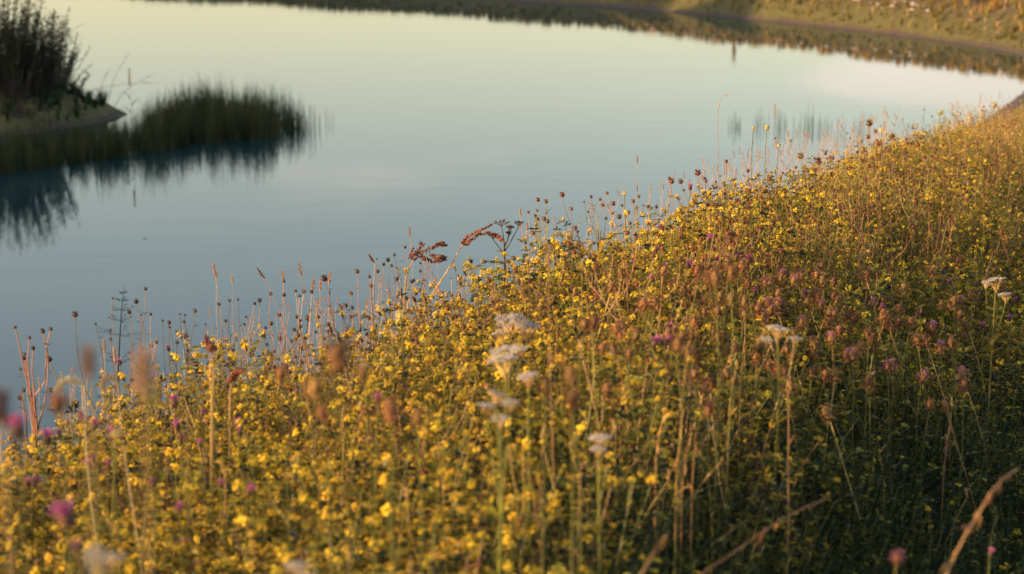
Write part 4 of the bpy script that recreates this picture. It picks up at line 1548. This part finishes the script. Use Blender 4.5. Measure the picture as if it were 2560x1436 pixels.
bent('thick broken straw stalk with a knobbly joint leaning across the bottom right corner', [(2350, 1470), (2380, 1405), (2420, 1325), (2442, 1295), (2475, 1235), (2510, 1195), (2545, 1172)], 2.7, 2.95, .0019, .0011, 'straw_dark', 3, frays=24)
bent('long thin straw stem slanting up from the bottom edge, right of the middle', [(1745, 1440), (1830, 1385), (1920, 1320), (2000, 1275), (2060, 1250)], 2.9, 3.2, .0010, .0007, 'straw_dark', frays=5)
bent('short thick dry stem poking up from the bottom edge with a pale broken tip', [(1595, 1450), (1630, 1390), (1662, 1345), (1672, 1332)], 2.6, 2.7, .0019, .0014, 'straw_dark', 2)
bent('upright brown stalk standing alone in the dark hollow', [(1972, 1290), (1970, 1180), (1972, 1080), (1970, 975)], None, None, .0017, .0011, 'stem_red', frays=6)
bent('pale upright stub near the right corner with lance leaves', [(2470, 1400), (2480, 1340), (2492, 1270)], None, None, .002, .0014, 'stem_green', frays=10)
bent('thin brown twig with a knob in the dark hollow on the right', [(2360, 1170), (2368, 1100), (2375, 1065)], None, None, .0018, .0014, 'stem_red', 1)
for i, (x, y0, y1, dxp) in enumerate(((1700, 1090, 860, 20), (1690, 1220, 1020, 20), (1705, 1230, 1060, 25), (1730, 1240, 1080, 10), (1820, 1060, 905, 24), (1850, 1000, 860, 10), (1640, 1150, 1000, 30), (1975, 960, 830, 12))):
    bent(['orange-lit straw stem above the straw bundle', 'brightest straw stem of the bundle in the centre right', 'second straw stem of the bundle, close to the brightest', 'brownish straw stem at the right of the bundle',
          'curving straw stem right of the bundle under the clover heads', 'thin straw stem farther right under the clover heads', 'straw stem left of the bundle', 'straw stem under the cream yarrow dome'][i],
         [(x, y0), (x + dxp * .2, y0 * .65 + y1 * .35), (x + dxp * .6, y0 * .3 + y1 * .7), (x + dxp, y1)], None, None, .0013, .0006, 'straw_dark', name='straw_stalk', frays=3)
# large three-part leaf among the clovers, its sunlit yellow put into the colour
p = at(2303, 812, canopy_hit(2303, 812).y - .1)
bs = base_for(p, -.08)
o = thing('sunlit_leaf', 'sunlit yellow three-part leaf on a long stalk in the clover patch', 'leaf', bs)
m = MB()
pp = p - bs
m.tube(bez((0, 0, 0), (.0, 0, pp.z * .5), (pp.x * .2, 0, pp.z * .85), pp, 6), .0014, .001, 'leaf_gold_sun', 4)
link('stem', m.mesh('stem'), o)
for d in ((-.8, 0, .75), (.55, 0, .95), (.05, 0, -1)):
    m = MB()
    m.leaf(pp, d, (0, -1, .3), .026, .013, 'leaf_gold_sun', .1)
    link('leaflet', m.mesh('leaflet'), o)


# ------------------------------------------------------------------ rushes in the water
def rush_piece(seed, n=11, H=.62, spread=.13):
    r = random.Random(seed)
    m = MB()
    for i in range(n):
        a, rad = r.uniform(0, 6.28), spread * math.sqrt(r.random())
        h = H * (r.uniform(.4, .9) if r.random() < .72 else r.uniform(.9, 1.4))
        b0 = Vector((math.cos(a) * rad, math.sin(a) * rad, -.05))
        tip = b0 + Vector((r.uniform(-.06, .06), r.uniform(-.06, .06), h + .05))
        m.tube([b0, (b0 + tip) / 2 + Vector((r.uniform(-.01, .01), 0, 0)), tip], .0048, .0010, r.choice(('rush', 'rush', 'rush_light', 'rush_brown')), 3)
    return m.mesh('rush_piece')


def inside(poly, x, y):
    c = False
    n = len(poly)
    for i in range(n):
        (x1, y1), (x2, y2) = poly[i], poly[(i + 1) % n]
        if (y1 > y) != (y2 > y) and x < x1 + (y - y1) / (y2 - y1) * (x2 - x1):
            c = not c
    return c


bed = [on_water(x, y) for x, y in ((-160, 470), (60, 430), (230, 408), (340, 392), (450, 372), (560, 358), (690, 345), (770, 335), (780, 318), (740, 300), (640, 288), (540, 283), (440, 292), (375, 315), (340, 345), (250, 352), (140, 365), (-160, 400))]
bed = [(p.x, p.y) for p in bed]
RP = [rush_piece(500 + i) for i in range(5)]
P, R_, S_, I_ = [], [], [], []
x0, x1, y0, y1 = min(p[0] for p in bed), max(p[0] for p in bed), min(p[1] for p in bed), max(p[1] for p in bed)
for i in range(5200):
    x, y = U(x0, x1), U(y0, y1)
    if not inside(bed, x, y):
        continue
    left = x < on_water(345, 370).x
    if rnd.random() > float(np.interp(proj(x, y, 0)[0], [640, 700, 790], [1, .75, .2])):
        continue
    if rnd.random() > (.8 if left else .62) * (.55 + .8 * (.5 + .5 * math.sin(x * 5.3 + 2 * math.sin(y * 3.1)))):
        continue
    P.append((x, y, 0)); R_.append((U(-.05, .05), U(-.05, .05), U(0, 6.28)))
    w_ = .5 + .5 * math.sin(x * 3.1 + 1.3 * math.sin(y * 2.3)) * math.cos(y * 1.7 + x)
    ppx, _q = proj(x, y, 0)
    S_.append((U(.6, .95) if left else U(.7, 1.1)) * (.82 + .3 * w_) * float(np.interp(ppx, [0, 330, 420, 520, 640, 720, 790], [.85, .9, .9, 1.0, .98, .85, .65]))); I_.append(rnd.randrange(5))
scatter('rush_bed_vegetation', RP, P, R_, S_, I_, 'dense dark green bed of rushes standing in the water off the islet', 'rushes')


def single_rush(px, py, hpx, label, group, key='rush', lean=0.0):
    p = on_water(px, py)
    h = hpx * p.y / FPX
    o = thing('rush', label, 'rush', p, group)
    m = MB()
    for j in range(3):
        x = j * U(.03, .08)
        hh = h * (1 if j == 0 else U(.5, .9))
        l = lean + U(-.06, .06) * hh
        m.tube([(x, 0, -.1), (x + l * .4, 0, hh * .5), (x + l, 0, hh)], .0055, .002, key, 4)
        link('blade', m.mesh('blade'), o)
        m = MB()


for x, y, h in ((745, 325, 70), (757, 322, 62), (770, 330, 75), (780, 318, 55), (790, 325, 60), (815, 310, 42), (725, 335, 80), (735, 330, 85)):
    single_rush(x, y, h, 'loose rush at the thin right end of the rush bed', 'loose rushes at the end of the bed')
for x, y, h in ((1822, 318, 30), (1832, 322, 45), (1838, 320, 40), (1885, 318, 38), (1893, 322, 48), (1900, 315, 55), (1936, 318, 56), (1945, 322, 45), (1952, 318, 38), (1985, 325, 35), (2002, 322, 42), (2010, 326, 50), (2022, 318, 62), (2034, 328, 38), (2048, 325, 45), (2060, 322, 32), (2135, 330, 35), (2150, 330, 50), (2160, 325, 45), (2095, 340, 50)):
    single_rush(x, y, h, 'sparse rush standing alone in open water off the right bank', 'sparse rushes off the right bank', 'rush')

# the pale flowering reed between islet and rush bed
p = on_water(332, 345)
o = thing('common_reed', 'tall thin reed with an orange-brown plume between the islet and the rush bed', 'reed', p)
m = MB()
top = at(325, 222, p.y) - p
m.tube([(0, 0, -.1), top * .5 + Vector((.01, 0, 0)), top], .006, .003, 'straw', 4)
link('stem', m.mesh('stem'), o)
m = MB()
tp = at(323, 178, p.y) - p
for j in range(60):
    k = U(0, 1)
    q = top.lerp(tp, k)
    m.leaf(q, (U(-.3, .3), U(-.3, .3), 1), (0, .4, 1), .07, .012, 'straw')
link('plume', m.mesh('plume'), o)
m = MB()
for j in range(4):
    q = top * (.35 + .15 * j)
    m.blade([q, q + Vector((.10 * (-1) ** j, 0, .12)), q + Vector((.22 * (-1) ** j, 0, .05))], .016, 'rush')
link('leaves', m.mesh('leaves'), o)


# ------------------------------------------------------------------ shrubs on the islet
def shrub(name, label, px, py, H, W, seed, n=90, lean=.25, dens=44, lk=('willow',), cat='shrub', leafsz=.07):
    r = random.Random(seed)
    g_ = None
    for zz in (0, .2, .4, .6, .8):
        p = on_water(px, py, zz)
        if g_ is None or abs(iz(p.x, p.y) - zz) < g_[0]:
            g_ = (abs(iz(p.x, p.y) - zz), p)
    p = g_[1]
    p.z = max(iz(p.x, p.y), .02) - .03
    o = thing(name, label, cat, p)
    st, fo = MB(), MB()
    for i in range(n):
        a, rad = r.uniform(0, 6.28), W * .35 * math.sqrt(r.random())
        b0 = Vector((math.cos(a) * rad, math.sin(a) * rad, 0))
        h = H * r.uniform(.55, 1.05)
        tip = b0 + Vector((math.cos(a) * W * r.uniform(0, lean) + r.uniform(-.1, .1), math.sin(a) * W * r.uniform(0, lean), h))
        pts = bez(b0, b0 + Vector((0, 0, h * .35)), b0.lerp(tip, .7) + Vector((r.uniform(-.06, .06), 0, 0)), tip, 6)
        st.tube(pts, .008, .002, 'bark', 3)
        for j in range(dens):
            k = r.uniform(.9, 6)
            i0 = min(5, int(k))
            q = pts[i0].lerp(pts[i0 + 1], k - i0)
            an = r.uniform(0, 6.28)
            fo.leaf(q, (math.cos(an), math.sin(an), r.uniform(.1, 1.4)), (r.uniform(-1, 1), r.uniform(-1, 1), 1), leafsz * r.uniform(.6, 1.4), leafsz * .28, r.choice(lk))
    link('stem', st.mesh('stem'), o)
    link('crown', fo.mesh('crown'), o)
    return o


shrub('willow_shrub', 'dense dark willow shrub on the islet, cut by the left edge', 5, 250, 1.75, 1.7, 1, 170, .32)
shrub('willow_shrub', 'dark willow shrub second from the left edge on the islet', 70, 245, 1.6, 1.5, 2, 170, .32)
shrub('willow_shrub', 'dark willow shrub with ragged outer twigs nearest the water on the islet', 120, 235, 1.25, 1.2, 3, 130, .4, 30)
shrub('leafy_sapling', 'small leafy sapling leaning out at the islet edge below the willow shrubs', 180, 212, .42, .5, 4, 12, .7, 22, ('willow', 'rush'), leafsz=.06)
shrub('leafy_sapling', 'low leafy bush between the willow shrubs and the leaning sapling', 150, 214, .6, .6, 5, 22, .7, 22, ('willow', 'rush'), leafsz=.06)
shrub('tall_weed', 'tall thin weed rising in front of the willow shrubs', 40, 300, 1.15, .6, 6, 14, .6, 10)
shrub('tall_weed', 'pale thin weed forking in front of the islet slope', 112, 300, .75, .7, 7, 9, .9, 8)
# bare leaning twigs on the tip of the islet
for i, (x0, y0_, x1_, y1_, lb) in enumerate(((245, 225, 275, 175, 'thin bare twig leaning right at the middle of the islet edge'), (268, 230, 322, 135, 'longest bare twig leaning right over the water from the islet'), (282, 240, 390, 185, 'low bare twig stretching far right from the islet tip'), (200, 212, 400, 208, 'nearly level thin twig lying out from the islet'), (130, 110, 210, 60, 'thin twig sticking out of the willow crown'))):
    a = on_water(x0, y0_, .25)
    e = at(x1_, y1_, a.y)
    o = thing('bare_twig', lb, 'twig', a)
    m = MB()
    q = e - a
    m.tube(bez((0, 0, -.25), (q.x * .2, 0, q.z * .3), (q.x * .6, 0, q.z * .75), q, 5), .006, .002, 'bark', 3)
    for j in range(5):
        m.leaf(q * U(.6, 1), (U(-1, 1), 0, 1), (0, 1, .2), .04, .012, 'willow')
    link('stem', m.mesh('stem'), o)

# grass on the islet
GP = [grass_variant(600 + i, .30, 26, k, .1, .012, .14).mesh('grass_piece') for i, k in enumerate(('far_green', 'far_gold', 'far_green', 'far_gold', 'straw', 'rush', 'leaf_dark_shade'))]
P, R_, S_, I_ = [], [], [], []
for i in range(2600):
    x, y = U(-17, -7.0), U(32.5, 41.5)
    z = iz(x, y)
    if z < .07 + U(0, .14):
        continue
    P.append((x, y, z - .02)); R_.append((U(-.15, .15), U(-.15, .15), U(0, 6.28))); S_.append(U(.45, 1.0)); I_.append(rnd.choice((5, 5, 6)))
scatter('islet_grass', GP, P, R_, S_, I_, 'short dark grass covering the islet', 'grass')

# ------------------------------------------------------------------ far bank: grass, stones
P, R_, S_, I_ = [], [], [], []
nX, nY = nr.uniform(-26, 22, 60000), nr.uniform(41, 86, 60000)
dS, _ = shore(nX, nY)
zS = ground_np(nX, nY)
for x, y, d_, z in zip(nX, nY, dS, zS):
    if d_ < .10 + nr.random() * .3 or d_ > 8:
        continue
    if x > .3 * y + 4 or x < -.3 * y - 4:
        continue
    gold = min(.9, max(.15, (d_ - .1) / 1.5)) * (.2 + .8 * min(1, max(0, (x + 2) / 9))) * (.75 + .25 * math.sin(x * 1.3 + y * .8))
    k = int(nr.choice((1, 3, 1, 4))) if nr.random() < gold else int(nr.choice((0, 2)))
    P.append((x, y, z - .02)); R_.append((nr.normal() * .1, nr.normal() * .1, nr.uniform(0, 6.28)))
    S_.append((.4 + .4 * min(1, d_ / 2.2)) * nr.uniform(.6, 1.3)); I_.append(k)
scatter('bank_grass', GP, P, R_, S_, I_, 'golden and green rough grass on the far bank across the pond', 'grass')

STONE_ME = []
for i in range(4):
    m = MB()
    m.blob((0, 0, 0), 1, .62, 'stone', rings=4, seg=8, jit=.2, r=random.Random(700 + i))
    STONE_ME.append(m.mesh('shore_stone', True))
for i in range(95):
    px = rnd.choice((U(1480, 1760), U(1900, 2080), U(1930, 2330), U(1700, 2500)))
    py = float(np.interp(px, [1400, 1700, 2000, 2300, 2560], [0, 20, 45, 80, 122])) + U(-4, 2)
    p = on_water(px, py)
    s_ = U(.03, .08)
    o = link('shore_stone', STONE_ME[i % 4], None, (p.x, p.y, max(gz(p.x, p.y), 0) + s_ * .2))
    o.scale = (s_ * U(.8, 1.5), s_ * U(.8, 1.2), s_ * U(.6, 1))
    o.rotation_euler = (0, 0, U(0, 6))
    tag(o, 'small pale stone at the far waterline', 'stone', 'stones along the far waterline')
# golden upright tuft at the far waterline
p = on_water(1842, 30)
o = thing('grass_tuft', 'upright golden grass tuft standing alone at the far waterline', 'grass', (p.x, p.y + .5, gz(p.x, p.y + .5)))
link('blades', grass_variant(801, .75, 40, 'far_gold', .2, .014, .12).mesh('blades'), o)

# floating speck on the open water
p = on_water(361, 598)
m = MB()
m.leaf((-.03, 0, .004), (1, .2, 0), (0, 0, 1), .075, .035, 'head_dark', .05, 0)
m.leaf((0, .01, .004), (.3, 1, .2), (0, 0, 1), .04, .02, 'head_dark', .05, 0)
o = link('floating_leaf', m.mesh('floating_leaf'), None, p)
tag(o, 'small dark leaf floating alone on the open water at the left', 'leaf')
for x_, y_ in ((175, 882), (250, 640), (405, 745), (640, 590), (760, 560), (880, 600), (110, 700), (1120, 470)):
    c_ = link('floating_speck', o.data, None, on_water(x_, y_))
    c_.scale = (.3, .3, .3)
    c_.rotation_euler = (0, 0, U(0, 6))
    tag(c_, 'tiny dark speck drifting on the open water', 'debris', 'specks on the open water')

# ------------------------------------------------------------------ trees beyond the left edge, whose shade lies over the islet and the far bank
r_ = random.Random(900)
tr, cw = MB(), MB()
tr.tube([(0, 0, -.3), (.1, 0, 2), (0, .1, 5), (.1, 0, 7.5)], .22, .06, 'trunk', 7)
for i in range(16):
    a, h = r_.uniform(0, 6.28), r_.uniform(1.4, 7)
    tr.tube(bez((0, 0, h), (math.cos(a) * .6, math.sin(a) * .6, h + .3), (math.cos(a) * 1.4, math.sin(a) * 1.4, h + .9), (math.cos(a) * 2.3, math.sin(a) * 2.3, h + 1.3), 4), .06, .02, 'trunk', 4)
for i in range(5200):
    a, e = r_.uniform(0, 6.28), r_.random() ** .4
    z = r_.uniform(.6, 8.8)
    R2 = 2.9 * math.sin(math.pi * min(1, (z + .8) / 9.8)) ** .6 * e
    p = Vector((math.cos(a) * R2, math.sin(a) * R2, z))
    cw.leaf(p, (r_.uniform(-1, 1), r_.uniform(-1, 1), r_.uniform(-.5, 1)), (r_.uniform(-1, 1), r_.uniform(-1, 1), 1), .42, .22, 'crown')
tme, cme = tr.mesh('trunk'), cw.mesh('crown')
r_ = random.Random(901)
names = ['nearest', 'second', 'third', 'fourth', 'fifth', 'sixth', 'seventh', 'eighth', 'ninth', 'tenth', 'eleventh', 'twelfth', 'thirteenth', 'fourteenth', 'fifteenth', 'sixteenth', 'farthest']
for i in range(17):
    x, y = -31 + r_.uniform(-1.2, 1.2), 17.5 + i * 3.2 + r_.uniform(-.6, .6)
    s_ = .95 + r_.uniform(-.07, .07)
    o = thing('alder_tree', '%s round-crowned tree of the row along the shore beyond the left edge' % names[i], 'tree', (x, y, gz(x, y)), 'tree row beyond the left edge', r_.uniform(0, 6.28), s_)
    link('trunk', tme, o)
    link('crown', cme, o)
